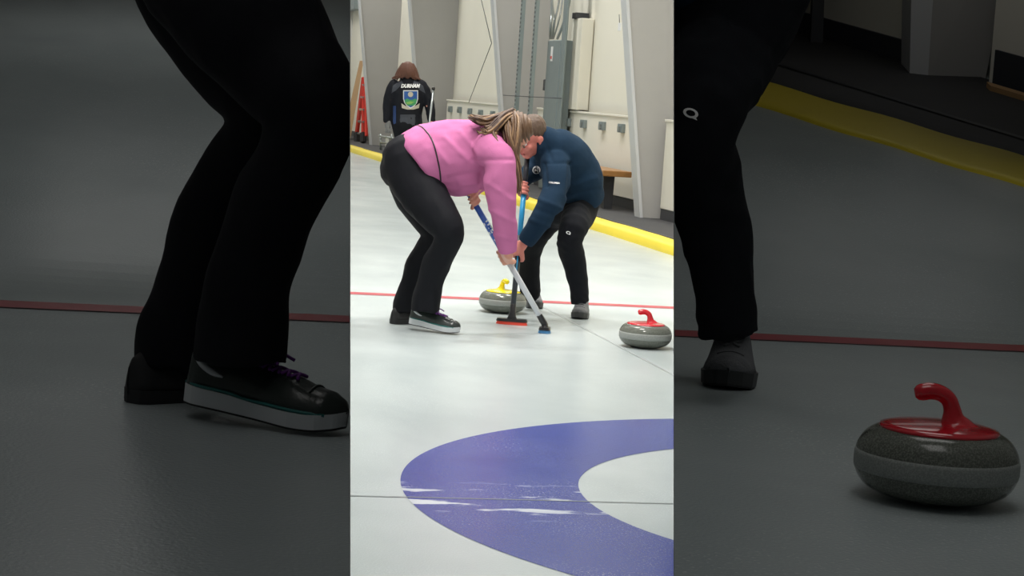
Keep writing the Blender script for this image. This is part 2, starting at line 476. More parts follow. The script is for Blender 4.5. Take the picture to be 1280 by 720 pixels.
# electrical trough with conduits
def wbox(bm, px0, px1, z0, z1, a0, a1, py=80):
    b0 = sheet_ab(wallpt(px1, py, a0))[1]; b1 = sheet_ab(wallpt(px0, py, a0))[1]
    return sbox(bm, a0, a1, b0, b1, z0, z1)
rt = root('wiring_duct', S(3.7, 21, 0), 'tall blue-grey metal wiring duct with conduits on top, above the man in navy', 'duct')
bm = bmesh.new(); wbox(bm, 683, 699, .05, 2.12, 3.45, 3.63); bevel(bm, .01, 1); from_bm('housing', bm, M['steel'], rt, smooth=False)
bm = bmesh.new(); wbox(bm, 699.5, 703.5, .05, 4.5, 3.46, 3.50); bevel(bm, .01, 1); from_bm('channel', bm, M['steel'], rt, smooth=False)
pb = wallpt(692, 60, 3.44)
bm = bmesh.new(); bb = sheet_ab(wallpt(690.5, 62, 3.45))[1]; sbox(bm, 3.44, 3.45, bb - .05, bb + .05, 1.83, 2.03); from_bm('sticker', bm, M['tag'], rt, 'white printed sticker', smooth=False)
bm = bmesh.new(); sbox(bm, 3.436, 3.441, bb - .04, bb + .04, 1.86, 1.90); from_bm('sticker_band', bm, M['redpaint'], rt, 'red strip', smooth=False)
for (xa, xb, xc, r) in ((690, 689, 688, .02), (699, 694, 691, .014), (703, 699, 692, .012), (712, 706, 697, .02), (690, 693, 690, .016)):
    bm = bmesh.new()
    pts = [wallpt(xc, 48, 3.6), wallpt((xb + xc) / 2 - .5, 38, 3.55), wallpt(xb, 24, 3.55), wallpt(xa, 0, 3.6), wallpt(xa + 1, -30, 3.6)]
    tube(bm, pts, r, seg=8, sub=4); from_bm('conduit', bm, M['conduit'], rt)
bm = bmesh.new(); bb = sheet_ab(wallpt(681, 100, 3.6))[1]; sbox(bm, 3.6, 3.7, bb - .06, bb + .1, 1.42, 1.58); bevel(bm, .008, 1); from_bm('switch_box', bm, M['dark'], rt, 'black switch box', smooth=False)
bm = bmesh.new(); wbox(bm, 712, 724, 1.18, 2.42, 3.62, 3.79); bevel(bm, .01, 1)
o = tag(recenter(from_bm('wall_chase', bm, M['cream'], smooth=False)), 'boxed cream vertical chase with a dark cap right of the wiring duct', 'duct')
bm = bmesh.new(); wbox(bm, 711, 716, 2.42, 2.50, 3.6, 3.78); o2 = from_bm('cap', bm, M['dark'], o, 'dark cap', smooth=False)
bm = bmesh.new(); p = wallpt(707, 137, 3.70); q = wallpt(722, 139, 3.70); p.z = q.z = 1.19; tube(bm, [p, q], .02, seg=8)
tag(recenter(from_bm('pipe_stub', bm, M['steel'])), 'short grey pipe lying over the low cabinet, next to the wiring duct', 'pipe')

# perforated angle posts
for i, (xt, xb) in enumerate(((651.5, 644), (669, 661))):
    a0 = 3.0
    p = wallpt((xt + xb) / 2, 70, a0); b = sheet_ab(p)[1]
    rt = root('perforated_post', S(a0, b, .035), ['left of the two thin perforated steel posts before the grey column', 'right of the two thin perforated steel posts, by the wooden stick'][i], 'post', 'perforated angle posts')
    bm = bmesh.new(); w = .045
    sbox(bm, a0, a0 + .005, b - w, b + w, .035, 5.5); sbox(bm, a0, a0 + .05, b - w, b - w + .006, .035, 5.5)
    from_bm('angle', bm, M['steel'], rt, smooth=False)
    bm = bmesh.new()
    for k in range(90):
        z = .1 + k * .06
        for s in (-.5, .5):
            sbox(bm, a0 - .001, a0, b + s * w - .012, b + s * w + .012, z, z + .03)
    h = from_bm('slots', bm, M['dark'], rt, 'dark punched slots', smooth=False); h['kind'] = 'stuff'
bm = bmesh.new(); tube(bm, [wallpt(629, 119, 3.0), wallpt(664, 121, 3.0), wallpt(702, 123, 3.0)], .006, seg=6, sub=3)
tag(recenter(from_bm('tie_wire', bm, M['dark'])), 'thin dark wire strung level across the perforated posts', 'wire')
bm = bmesh.new(); tube(bm, [wallpt(667.5, 86, 3.2), wallpt(663.5, 140, 3.25), wallpt(655, 234, 3.25)], .022, seg=8)
tag(recenter(from_bm('wooden_stick', bm, M['plank'])), 'brown wooden stick standing against the grey column behind the posts', 'stick')
bm = bmesh.new(); tube(bm, [wallpt(597, -20, 3.0), wallpt(614.5, 54, 3.0)], .006, seg=6); tube(bm, [wallpt(614.5, 54, 3.0), wallpt(586, 128, 3.6)], .006, seg=6)
tag(recenter(from_bm('guy_wire', bm, M['dark'])), 'thin slack cable bent against the cream wall between two columns', 'wire')
bm = bmesh.new(); p = wallpt(774, 34, 2.95); a, b = sheet_ab(p); sbox(bm, 2.95, 2.96, b - .06, b + .06, p.z - .04, p.z + .05); bevel(bm, .002, 1)
o = tag(recenter(from_bm('hang_tag', bm, M['tag'], smooth=False)), 'small white tag hanging by a string from the large column', 'tag')
bm = bmesh.new(); tube(bm, [p + V((0, 0, .05)), wallpt(774, 18, 2.95)], .004, seg=5); from_bm('string', bm, M['dark'], o)

# ladder, plank, stand, wall box at the far left
rt = root('step_ladder', gnd(452, 178), 'red folding step ladder leaning at the wall, far left', 'ladder')
def wseg(bm, x0, y0, x1, y1, a, r, flat=True):
    tube(bm, [wallpt(x0, y0, a), wallpt(x1, y1, a)], r, seg=4 if flat else 8)
for (q, w_) in (((454.5, 97, 445, 176), .05), ((455.5, 97, 454, 178), .05), ((458, 97, 463, 168), .04), ((457, 100, 458, 170), .035)):
    bm = bmesh.new(); wseg(bm, *q, 3.3, w_); from_bm('rail', bm, M['redpaint'], rt, smooth=False)
for k in range(5):
    t = (k + .6) / 5.2
    bm = bmesh.new(); wseg(bm, 454.5 - 9.5 * t, 97 + 79 * t, 455.5 - 1.5 * t, 97 + 80 * t, 3.28, .03); from_bm('tread', bm, M['conduit'], rt, smooth=False)
for x in (446, 454):
    bm = bmesh.new(); wseg(bm, x, 166, x, 178, 3.26, .07); from_bm('foot', bm, M['blacksoft'], rt, smooth=False)
bm = bmesh.new()
c = [wallpt(450, 76, 3.55), wallpt(454.5, 76, 3.55), wallpt(436.5, 183, 3.2), wallpt(426, 183, 3.2)]
hexa(bm, [c[3], c[2], c[2] + SV * .04, c[3] + SV * .04, c[0], c[1], c[1] + SV * .04, c[0] + SV * .04])
tag(recenter(from_bm('timber_plank', bm, M['plank'], smooth=False)), 'long brown timber plank leaning on the wall behind the red ladder', 'plank')
rt = root('equipment_stand', gnd(480, 186), 'small pale metal stand with rails on the walkway left of the pink sweeper', 'stand')
for q in ((474, 170, 491, 173), (476, 178, 492, 180)):
    bm = bmesh.new(); wseg(bm, *q, 3.0, .025, False); from_bm('rail', bm, M['conduit'], rt)
for x in (476, 490):
    bm = bmesh.new(); wseg(bm, x, 168, x, 187, 3.0, .025, False); from_bm('leg', bm, M['conduit'], rt)
bm = bmesh.new(); p = wallpt(482, 181, 2.98); a, b = sheet_ab(p); sbox(bm, 2.98, 3.05, b - .35, b + .05, .05, .34); from_bm('pad', bm, M['white'], rt, smooth=False)
bm = bmesh.new(); p = wallpt(441, 7, 3.7); a, b = sheet_ab(p); sbox(bm, 3.6, 3.8, b - 1, b + 2, p.z - .12, p.z + .5); bevel(bm, .01, 1)
tag(recenter(from_bm('wall_unit', bm, M['steel'], smooth=False)), 'grey-blue wall unit high in the far left corner', 'box')

# ------------------------------------------------------------------ curling stones
def lathe(bm, prof, n=56):
    rings = []
    for r, z in prof:
        if r < 1e-5: rings.append([bm.verts.new((0, 0, z))])
        else: rings.append([bm.verts.new((r * math.cos(2 * PI * k / n), r * math.sin(2 * PI * k / n), z)) for k in range(n)])
    for a, b in zip(rings, rings[1:]):
        for k in range(n):
            k2 = (k + 1) % n
            if len(a) == 1: bm.faces.new((a[0], b[k], b[k2]))
            elif len(b) == 1: bm.faces.new((a[k], a[k2], b[0]))
            else: bm.faces.new((a[k], a[k2], b[k2], b[k]))
def stone(loc, rot, hm, label, scale=1.0):
    rt = root('curling_stone', (0, 0, 0), label, 'curling stone')
    pr = smooth_path([(.0, .004), (.058, .004), (.064, 0), (.072, .002), (.104, .009), (.128, .021), (.1405, .037), (.1437, .050), (.1437, .066), (.1405, .080), (.130, .095), (.117, .104), (.104, .108), (.075, .1085), (0, .1085)], 3)
    bm = bmesh.new(); lathe(bm, [(max(0, r), z) for r, z in pr]); bmesh.ops.scale(bm, vec=(1, 1, 1.17), verts=bm.verts); from_bm('body', bm, M['granite'], rt, 'speckled grey-green granite')
    bm = bmesh.new(); lathe(bm, [(.1395, .0425), (.1432, .0435), (.1449, .049), (.1451, .058), (.1449, .067), (.1432, .0725), (.1395, .0735)]); bmesh.ops.scale(bm, vec=(1, 1, 1.17), verts=bm.verts); from_bm('striking_band', bm, M['band'], rt, 'paler matt band')
    bm = bmesh.new(); lathe(bm, [(0, .124), (.103, .124), (.106, .127), (.104, .131), (.09, .1345), (.06, .138), (.03, .141), (0, .142)]); h = from_bm('handle_plate', bm, hm, rt)
    bm = bmesh.new()
    rows = [(.026, 0, .132, .046, .036), (.025, 0, .139, .031, .025), (.022, 0, .150, .020, .018), (.019, 0, .165, .0155, .015), (.012, 0, .181, .0145, .0145), (-.002, 0, .191, .0145, .0145), (-.020, 0, .194, .0155, .015), (-.036, 0, .191, .0155, .015)]
    loft(bm, rows, seg=16, view=V((0, 1, 0)), sub=4); from_bm('gooseneck_handle', bm, hm, rt)
    rt.location = loc; rt.rotation_euler.z = rot; rt.scale = (scale,) * 3
    return rt
def stone_at(px, D, floor=0.0, **k):
    p = at(px, 400, D); return stone(V((p.x, D, floor)), **k)

# ------------------------------------------------------------------ footwear, hands, heads
def shoe_frame(heel, toe, up=V((0, 0, 1))):
    x = (toe - heel); L = x.length; x = x / L; y = up.cross(x).normalized(); z = x.cross(y)
    return Matrix(((x.x, y.x, z.x, heel.x), (x.y, y.y, z.y, heel.y), (x.z, y.z, z.z, heel.z), (0, 0, 0, 1))), L
def outline(t, L, k=1.0):
    """half width of the sole along its length"""
    pts = [(0, .0), (.03, .024), (.1, .033), (.3, .034), (.5, .037), (.72, .046), (.88, .040), (.97, .022), (1, .0)]
    for (a, wa), (b, wb) in zip(pts, pts[1:]):
        if a <= t <= b:
            u = (t - a) / (b - a); return (wa + (wb - wa) * u) * k * L / .28
    return 0
def shoe(heel, toe, parent, upper_m, sole_m, lace_m, hi=.085, sole_t=.028, stripe=None, tongue=True, ankle=.0, wk=1.0):
    Mx, L = shoe_frame(heel, toe)
    T = lambda x, y, z: Mx @ V((x * L, y, z))
    ns = 40
    # sole
    bm = bmesh.new(); ts = [.5 - .5 * math.cos(PI * i / ns) for i in range(ns + 1)]
    def solid(z0, z1, k, cam0=0):
        top, bot = [], []
        loop = [(t, outline(t, L, k * wk)) for t in ts] + [(t, -outline(t, L, k * wk)) for t in ts[-2:0:-1]]
        for t, w in loop:
            zl = .012 * max(0, (t - .75) / .25) ** 2
            bot.append(bm.verts.new(T(t, w * .96, z0 + zl))); top.append(bm.verts.new(T(t, w, z1 + zl + .006 * (1 - t) * (t < .35))))
        n = len(loop)
        for i in range(n): bm.faces.new((bot[i], bot[(i + 1) % n], top[(i + 1) % n], top[i]))
        bm.faces.new(top); bm.faces.new(bot[::-1])
    solid(.004, sole_t, 1.06)
    s = from_bm('sole', bm, sole_m, parent, smooth=False)
    bm = bmesh.new(); solid(0, .0045, 1.0); from_bm('tread', bm, M['blacksoft'], s, smooth=False)
    # upper: arched cross sections
    bm = bmesh.new()
    hts = [(0, .052), (.04, .072), (.12, hi), (.3, hi), (.42, hi * .9), (.55, hi * .74), (.68, .052), (.8, .042), (.9, .036), (.97, .022), (1, .008)]
    def hgt(t):
        for (a, wa), (b, wb) in zip(hts, hts[1:]):
            if a <= t <= b: return wa + (wb - wa) * (t - a) / (b - a)
        return .008
    rings = []; K = 14
    for t in ts:
        w = max(outline(t, L, 1.0 * wk), .002); h = hgt(t) * L / .28 + ankle * (t < .4)
        zl = .012 * max(0, (t - .75) / .25) ** 2
        ring = []
        for k in range(K + 1):
            a = PI * k / K
            yy = math.cos(a); zz = math.sin(a) ** .75
            narrowing = 1 - .35 * zz * (t < .5) - .15 * zz * (t >= .5)
            ring.append(bm.verts.new(T(t, yy * w * narrowing, sole_t - .004 + zl + zz * h)))
        rings.append(ring)
    for a, b in zip(rings, rings[1:]):
        for k in range(K): bm.faces.new((a[k], a[k + 1], b[k + 1], b[k]))
        bm.faces.new((a[K], a[0], b[0], b[K]))
    bmesh.ops.remove_doubles(bm, verts=bm.verts, dist=.0004)
    up = from_bm('upper', bm, upper_m, parent)
    tr = world_bvh(up)
    # toe cap seam
    def on(x, y, lift=.0015):
        p = T(x, y, .4); d = -V((Mx[0][2], Mx[1][2], Mx[2][2]))
        h = tr.ray_cast(p, d); return (h[0] - d * lift) if h[0] else None
    def strip(pts, r, m, name, par):
        pp = [on(*q) for q in pts]; pp = [p for p in pp if p]
        if len(pp) > 1:
            b_ = bmesh.new(); tube(b_, pp, r, seg=6, sub=2); return from_bm(name, b_, m, par)
    strip([(.80, y) for y in (-.030, -.02, -.01, 0, .01, .02, .030)], .0018, upper_m, 'toe_seam', up)
    if lace_m:
        bm = bmesh.new()
        for k in range(5):
            x = .44 + k * .06
            for sgn in (-1, 1):
                pp = [on(x + sgn * j * .022, j * .018, .004) for j in (-1, -.5, 0, .5, 1)]
                if all(pp): tube(bm, pp, .0032, seg=6, sub=2)
        for s1 in ((-1, 1) if lace_m is M['purple'] else ()):
            c = on(.42, 0, .006)
            if c:
                e = V((Mx[0][1], Mx[1][1], Mx[2][1])); ux = V((Mx[0][0], Mx[1][0], Mx[2][0])); uz = V((Mx[0][2], Mx[1][2], Mx[2][2]))
                tube(bm, [c, c + e * .028 * s1 + uz * .018, c + e * .05 * s1 + uz * .004 + ux * .012, c + e * .03 * s1 - uz * .004 + ux * .02, c], .003, seg=6, sub=4)
                tube(bm, [c, c + e * .02 * s1 + ux * .03 + uz * .006, c + e * .032 * s1 + ux * .055 - uz * .004], .003, seg=6, sub=4)
        from_bm('laces', bm, lace_m, up, 'laces')
    if stripe:
        sd, m = stripe
        bm = bmesh.new()
        def side(x, z):
            d = V((Mx[0][1], Mx[1][1], Mx[2][1])) * (-sd)
            h = tr.ray_cast(T(x, 0, z) - d * .3, d); return (h[0] - d * .0015) if h[0] else T(x, sd * .03, z)
        tube(bm, [side(.05, .088), side(.12, .076), side(.20, .066), side(.27, .062)], [.003, .006, .006, .002], seg=6, sub=3)
        from_bm('side_flash', bm, m, up, 'white flash on the heel')
        bm = bmesh.new(); tube(bm, [side(.02 + .1 * k, .034 + .004 * (k < 4)) for k in range(10)], .003, seg=6, sub=2)
        from_bm('sole_trim', bm, M['teal'], up, 'teal piping above the sole')
    return up

def grip_hand(bm, c, axis, palm, wrist, r=.014, sc=1.0, tips=1):
    """five fingers closed round a shaft; palm = direction from the shaft to the palm, wrist = wrist point"""
    ax = axis.normalized(); pl = (palm - ax * palm.dot(ax)).normalized(); sd = ax.cross(pl) * tips
    def pt(u, ang, rad):   # u along shaft, angle from palm
        return c + ax * u + pl * (rad * math.cos(ang)) + sd * (rad * math.sin(ang))
    lens = [2.9, 3.2, 3.05, 2.6]
    for k in range(4):
        u = (.030 - .020 * k) * sc; fr = [.0096, .0098, .0093, .0082][k] * sc; R = r + fr * .95
        n = 6; pts = []
        for i in range(n):
            a = .55 + (lens[k]) * i / (n - 1)
            pts.append((*pt(u + .001 * i, a, R + (.004 if i in (1, 3) else 0)), fr * (1 - .05 * i), fr * (1 - .05 * i)))
        loft(bm, pts, seg=10, view=ax, sub=2)
    # palm: slab between finger roots and wrist
    root_ = pt(0, .25, r + .016 * sc)
    w = wrist - root_
    rows = []
    p0 = pt(.0, .75, r + .012 * sc); p1 = pt(0, .1, r + .018 * sc); p2 = p1 + (wrist - p1) * .45
    for p, wd, dp in ((p0, .037, .013), (p1, .040, .016), (p2, .035, .018), (wrist, .026, .021)):
        rows.append((*p, wd * sc, dp * sc))
    # wide axis along the shaft
    loft(bm, [(*V(q[:3]), q[4], q[3]) for q in rows], seg=14, view=ax, sub=3)
    # thumb leaves the side of the palm near its base
    t0 = p2 + ax * .022 * sc; t1 = pt(.040 * sc, -.55, r + .014 * sc); t2 = pt(.050 * sc, -1.5, r + .010 * sc); t3 = pt(.046 * sc, -2.3, r + .009 * sc)
    loft(bm, [(*t0, .014 * sc, .014 * sc), (*t1, .0125 * sc, .0125 * sc), (*t2, .0110 * sc, .0110 * sc), (*t3, .009 * sc, .009 * sc)], seg=10, view=ax, sub=3)

def head_geo(bm, c, face, up, s=1.0):
    """skull, jaw, nose, brow, ears; face = direction the nose points"""
    f = face.normalized(); u = (up - f * up.dot(f)).normalized(); r = f.cross(u)
    R = Matrix((r, f, u)).transposed()
    T = lambda x, y, z: c + (r * x + f * y + u * z) * s
    ellipsoid(bm, T(0, -.012, .030), (.074 * s, .094 * s, .088 * s), R, 28)
    ellipsoid(bm, T(0, .022, -.022), (.062 * s, .066 * s, .080 * s), R, 24)
    ellipsoid(bm, T(0, .052, -.078), (.034 * s, .030 * s, .026 * s), R)      # chin
    for q in (-1, 1):
        ellipsoid(bm, T(.034 * q, .060, -.022), (.024 * s, .020 * s, .024 * s), R)   # cheek
        ellipsoid(bm, T(.030 * q, .074, .024), (.026 * s, .013 * s, .009 * s), R)    # brow ridge
        ellipsoid(bm, T(.076 * q, -.006, -.008), (.009 * s, .020 * s, .032 * s), R, 14)   # ear
        ellipsoid(bm, T(.081 * q, -.014, -.000), (.006 * s, .013 * s, .022 * s), R, 14)
    loft(bm, [(*T(0, .080, .018), .008 * s, .010 * s), (*T(0, .092, -.006), .009 * s, .011 * s), (*T(0, .103, -.022), .013 * s, .012 * s), (*T(0, .090, -.034), .014 * s, .010 * s)], seg=10, view=r, sub=2)
    ellipsoid(bm, T(0, .080, -.052), (.022 * s, .012 * s, .007 * s), R, 14)
    ellipsoid(bm, T(0, .077, -.063), (.019 * s, .012 * s, .007 * s), R, 14)
    return T, R
def face_parts(T, R, s, parent, brow_m):
    for q in (-1, 1):
        bm = bmesh.new(); ellipsoid(bm, T(.031 * q, .076, .006), (.013 * s, .009 * s, .0075 * s), R, 14); e = from_bm('eye', bm, M['textwhite'], parent)
        bm = bmesh.new(); ellipsoid(bm, T(.031 * q, .0835, .005), (.0055 * s, .003 * s, .0055 * s), R, 12); from_bm('iris', bm, M['hairdark'], e)
        bm = bmesh.new(); tube(bm, [T(.012 * q, .090, .026), T(.032 * q, .089, .031), T(.050 * q, .074, .026)], [.003 * s, .0045 * s, .002 * s], seg=6, sub=3); from_bm('eyebrow', bm, brow_m, parent)
    bm = bmesh.new(); ellipsoid(bm, T(0, .0875, -.053), (.021 * s, .006 * s, .0045 * s), R, 14); ellipsoid(bm, T(0, .0855, -.062), (.018 * s, .006 * s, .005 * s), R, 14); from_bm('mouth', bm, M['lip'], parent)

def locks(name, strands, m, parent, r=.006, label=None):
    bm = bmesh.new()
    for s in strands:
        n = len(s); rr = [r * (.5 + .8 * math.sin(PI * (.15 + .75 * i / (n - 1)))) * (1 if i < n - 1 else .4) for i in range(n)]
        loft(bm, [(*p, q, q * .7) for p, q in zip(s, rr)], seg=6, sub=3)
    return from_bm(name, bm, m, parent, label)

def folds(amp, fx, fy, fz, seed=0, extra=None):
    def f(p):
        v = noise.noise(V((p.x * fx + seed, p.y * fy, p.z * fz)))
        r = amp * (1 - 2 * abs(v)) * .6 + amp * .4 * noise.noise(V((p.x * fx * 2.3, p.y * fy * 2.3 + seed, p.z * fz * 2.3)))
        if extra: r += extra(p)
        return r
    return f

# ------------------------------------------------------------------ figures
def sweeper_legs(mp, rt, voxel, clip=None):
    """black flared leggings and shoes, shared by both women in pink"""
    g = mp.gd
    dn = g(560, 417); df = g(501, 404.5)
    hip = (dn + df) / 2
    bm = bmesh.new()
    near = [(507, 196, hip - .03, 30, 1.0), (518, 222, hip - .06, 33, .9), (532, 247, hip - .12, 29, .85), (547.5, 268, dn - .02, 24.5, .9), (560.5, 288, dn - .06, 20, .95), (557.5, 306, dn - .04, 16.8, 1),
            (546, 328, dn, 17.3, 1), (538, 350, dn + .02, 16.6, 1), (533.5, 370, dn + .03, 17.6, .95), (532.6, 389, dn + .03, 18.6, .95)]
    far = [(507, 205, hip + .06, 28, 1.0), (516, 240, hip + .10, 26, .85), (528, 266, df - .02, 21, .9), (542, 292, df - .06, 14.8, 1), (534, 309, df - .03, 14.5, 1), (521, 330, df, 14.5, 1), (514.5, 352, df + .02, 13.5, 1), (508.5, 372, df + .02, 14.6, 1), (505.5, 390, df + .02, 15.2, 1)]
    loft(bm, mp.rows(near), seg=24, flat_end=True); loft(bm, mp.rows(far), seg=24, flat_end=True)
    loft(bm, mp.rows([(520, 185, hip, 18, 1.3), (505, 195, hip, 24, 1.2), (501, 212, hip, 26, 1.15)]), seg=24)
    zf = mp.floor
    def hemwave(p):
        h = max(0, 1 - (p.z - zf) / .42)
        return h * .010 * math.sin(p.x * 60 + 2 * math.sin(p.z * 14)) * (.5 + .5 * math.sin(p.z * 25 + p.x * 20))
    tr = blend('leggings', bm, M['legging'], rt, voxel, 5, folds(.007, 9, 9, 5, 3.1, hemwave), clip)
    # near shoe: heel a little raised, toe down to the right
    gh = mp.P(573.5, 419, 0); toe = mp.P(574, 418.3, g(574, 418.5)); toe.z = zf + .002
    heel = mp.P(511.5, 404, dn + .10)
    heel.z = max(heel.z, zf + .006)
    shoe(heel, toe, rt, M['leather'], M['sole'], M['purple'], hi=.075, sole_t=.03, stripe=(-1 if (toe - heel).x > 0 else 1, M['sole']), wk=1.05)
    # far shoe: dark overshoe seen from behind the near one
    c = mp.P(501, 404.5, df); c.z = zf
    hd = V((.75, .65, 0)).normalized()
    shoe(c - hd * .07, c + hd * .20, rt, M['blacksoft'], M['blacksoft'], None, hi=.085, sole_t=.02, wk=1.15)
    return dn, df, hip, tr

def broom(rt, top, foot, mats, head_w, pad_m, head_dir, label_text=None, r=.0145):
    """mats: list of (t0, t1, material) along the shaft; foot = point on the ice"""
    ax = (foot - top); L = ax.length; ax.normalize()
    end = foot + V((0, 0, .045)); ax = (end - top).normalized(); L = (end - top).length
    for (t0, t1, m, nm) in mats:
        bm = bmesh.new(); tube(bm, [top + ax * (L * t0), top + ax * (L * t1)], r, seg=16); from_bm(nm, bm, m, rt)
    hd = head_dir.normalized(); sd = V((0, 0, 1)).cross(hd)
    def blk(z0, z1, w, d, exp=1):
        bm = bmesh.new(); n = 28; A = []; B = []
        for k in range(n):
            a = 2 * PI * k / n; ca, sa = math.cos(a), math.sin(a)
            ca = math.copysign(abs(ca) ** .55, ca); sa = math.copysign(abs(sa) ** .6, sa)
            A.append(bm.verts.new(foot + hd * (w * ca) + sd * (d * sa) + V((0, 0, z0)))); B.append(bm.verts.new(foot + hd * (w * ca * .93) + sd * (d * sa * .85) + V((0, 0, z1))))
        for k in range(n): bm.faces.new((A[k], A[(k + 1) % n], B[(k + 1) % n], B[k]))
        bm.faces.new(A[::-1]); bm.faces.new(B); return bm
    h = from_bm('broom_head', blk(.018, .034, head_w, .034), M['black'], rt, smooth=False)
    from_bm('pad', blk(.001, .018, head_w * .99, .036), pad_m, rt, smooth=False)
    bm = bmesh.new(); loft(bm, [(*(foot + V((0, 0, .03))), .035, .02), (*(foot + V((0, 0, .045))), .024, .018), (*(end - ax * .03), .019, .019), (*(end - ax * .07), .017, .017)], seg=14, view=sd, sub=2); from_bm('ferrule', bm, M['black'], rt)
    return ax, L

# ---- woman in pink (centre)
W = Map(11.06)
rt = root('person', gnd(535, 412), 'woman in a pink sweater and black leggings bent over sweeping, face hidden by long hair', 'person')
dn, df, hip, _ = sweeper_legs(W, rt, .008)
td = hip - .02
bm = bmesh.new()
loft(bm, W.rows([(525.5, 205, td, 42.5, .9), (532, 200, td, 43, .92), (543, 196, td, 43.5, .92), (558, 194, td, 44.5, .88), (577, 195, td, 46.5, .82), (600, 191, td, 42, .9), (620, 186, td, 34, 1.1), (634, 183, td, 24, 1.3)]), seg=28, cap='flat')
loft(bm, W.rows([(612, 186, td - .17, 21, 1), (623, 203, td - .21, 21, 1), (625, 232, td - .24, 19.2, .95), (629, 262, td - .24, 16.5, .9), (632, 290, td - .22, 14, .9), (634, 306, td - .20, 11.8, .95), (635, 315, td - .19, 10.4, 1)]), seg=20, flat_end=True)
loft(bm, W.rows([(618, 186, td + .15, 20, 1), (612, 208, td + .19, 17, 1), (600, 227, td + .17, 13, 1), (592, 237, td + .10, 9, 1)]), seg=20)
loft(bm, W.rows([(556, 232, td, 11, 2.2), (580, 234, td, 11, 2.2), (600, 226, td, 12, 2)]), seg=16)
def pinkfold(p):
    # long soft diagonal creases falling from the back and shoulder
    q = (p - O); x = q.dot(CR) / q.dot(FW) * F + 640; y = -q.dot(CU) / q.dot(FW) * F + 360
    r = 0
    for (x0, y0, x1, y1, w, a) in ((556, 172, 585, 200, 3.2, .007), (575, 165, 600, 195, 3, .006), (603, 210, 600, 238, 3.0, -.012), (590, 200, 640, 200, 2.5, -.006), (540, 178, 560, 205, 3, .005), (612, 230, 640, 250, 3, .005), (612, 262, 642, 278, 3, .006), (614, 292, 643, 300, 2.5, .005), (560, 222, 600, 216, 4, -.008), (575, 232, 600, 228, 3, .006)):
        dx, dy = x1 - x0, y1 - y0; L2 = dx * dx + dy * dy
        t = max(0, min(1, ((x - x0) * dx + (y - y0) * dy) / L2))
        dd = math.hypot(x - x0 - t * dx, y - y0 - t * dy)
        r += a * math.exp(-(dd / w) ** 2)
    return r
sw = blend('sweater', bm, M['pink'], rt, .008, 7, folds(.010, 7, 7, 8, 1.3, pinkfold))
swt = world_bvh(sw)
# dark piping down the flank, ribbed hem
bm = bmesh.new()
pp = []
for x, y in ((521, 157), (526.5, 158.5), (533, 164.5), (538.5, 172), (543, 183), (546.5, 197), (549.5, 212), (551, 226), (551, 240)):
    p = W.P(x, y, -.6); h = swt.ray_cast(p, (p - O).normalized())
    if h[0]: pp.append(h[0] - FW * .001)
tube(bm, pp, .0042, seg=8, sub=4); from_bm('piping', bm, M['black'], rt, 'thin black piping')
# body under the clothes: head, neck, torso core, arms and gripping hands
broomW = root('curling_broom', gnd(680, 415), 'blue-topped white curling broom with lettering held by the woman in pink', 'broom')
bt = W.P(584, 238, td - .02); bf = gnd(680.5, 416)
axW, LW = broom(broomW, bt, bf, [(0, .44, M['shaftblue'], 'shaft_grip'), (.44, 1, M['shaftwhite'], 'shaft')], .05, M['padblue'], V((.10, 1, 0)), r=.0165)
def onW(t): return bt + axW * (LW * t)
bm = bmesh.new()
hc = W.P(640, 170, td - .06)
facedir = V((.55, -.12, -.85))
T, R = head_geo(bm, hc, facedir, V((.75, .0, .55)), .96)
loft(bm, [(*W.P(612, 176, td), .07, .07), (*W.P(626, 172, td - .03), .055, .055), (*hc, .05, .05)], seg=14, sub=3)
loft(bm, W.rows([(520, 195, td, 22, 1), (560, 192, td, 28, 1), (600, 186, td, 28, 1.1), (620, 184, td, 20, 1.6)]), seg=16)
h1 = onW(.475); w1 = W.P(635.5, 318, td - .19)
loft(bm, W.rows([(620, 190, td - .15, 11, 1), (624, 232, td - .24, 10, 1), (631, 285, td - .22, 7.5, 1), (635.5, 318, td - .19, 6, 1)]), seg=12)
grip_hand(bm, h1, axW, (w1 - h1).normalized() * .6 - FW * .5, w1, .0165, 1.2)
h2 = onW(.055); w2 = W.P(593, 238, td + .08)
loft(bm, W.rows([(618, 190, td + .13, 11, 1), (606, 222, td + .19, 9, 1), (593, 238, td + .08, 6, 1)]), seg=12)
grip_hand(bm, h2, axW, (w2 - h2) * 1.0, w2, .0155, 1.1)
body = blend('body', bm, M['skin'], rt, .0045, 3)
face_parts(T, R, .96, body, M['hair'])
# hair: cap plus long locks
bm = bmesh.new(); ellipsoid(bm, T(0, -.026, .040), (.086, .098, .094), R, 28)
ellipsoid(bm, T(0, -.070, -.005), (.062, .05, .07), R, 20)
hairw = blend('hair', bm, M['hair'], rt, .006, 3, lambda p: .004 * math.sin(p.x * 300 + p.z * 60), None)
def lock_set(n, spec, jit=2.0, dj=.04):
    out = []
    for _ in range(n):
        j = [random.gauss(0, jit) for _ in range(2)]; d0 = random.uniform(-dj, dj)
        s = []
        for i, (x, y, d) in enumerate(spec):
            k = .5 + .5 * i / (len(spec) - 1)
            s.append(W.P(x + j[0] * k + random.gauss(0, .7), y + j[1] * k + random.gauss(0, .7), td + d + d0))
        out.append(s)
    return out
front = lock_set(60, [(640, 141, -.02), (646, 150, -.10), (646, 172, -.16), (643, 195, -.17), (645, 218, -.17), (648, 238, -.16)], 3.0, .03)
front += lock_set(36, [(635, 142, -.02), (634, 155, -.12), (636, 172, -.17), (641, 190, -.17), (645, 208, -.16)], 3.2, .03)
side = lock_set(50, [(642, 140, -.02), (630, 146, -.12), (618, 158, -.16), (608, 166, -.18), (604, 163, -.19)], 3.2, .04)
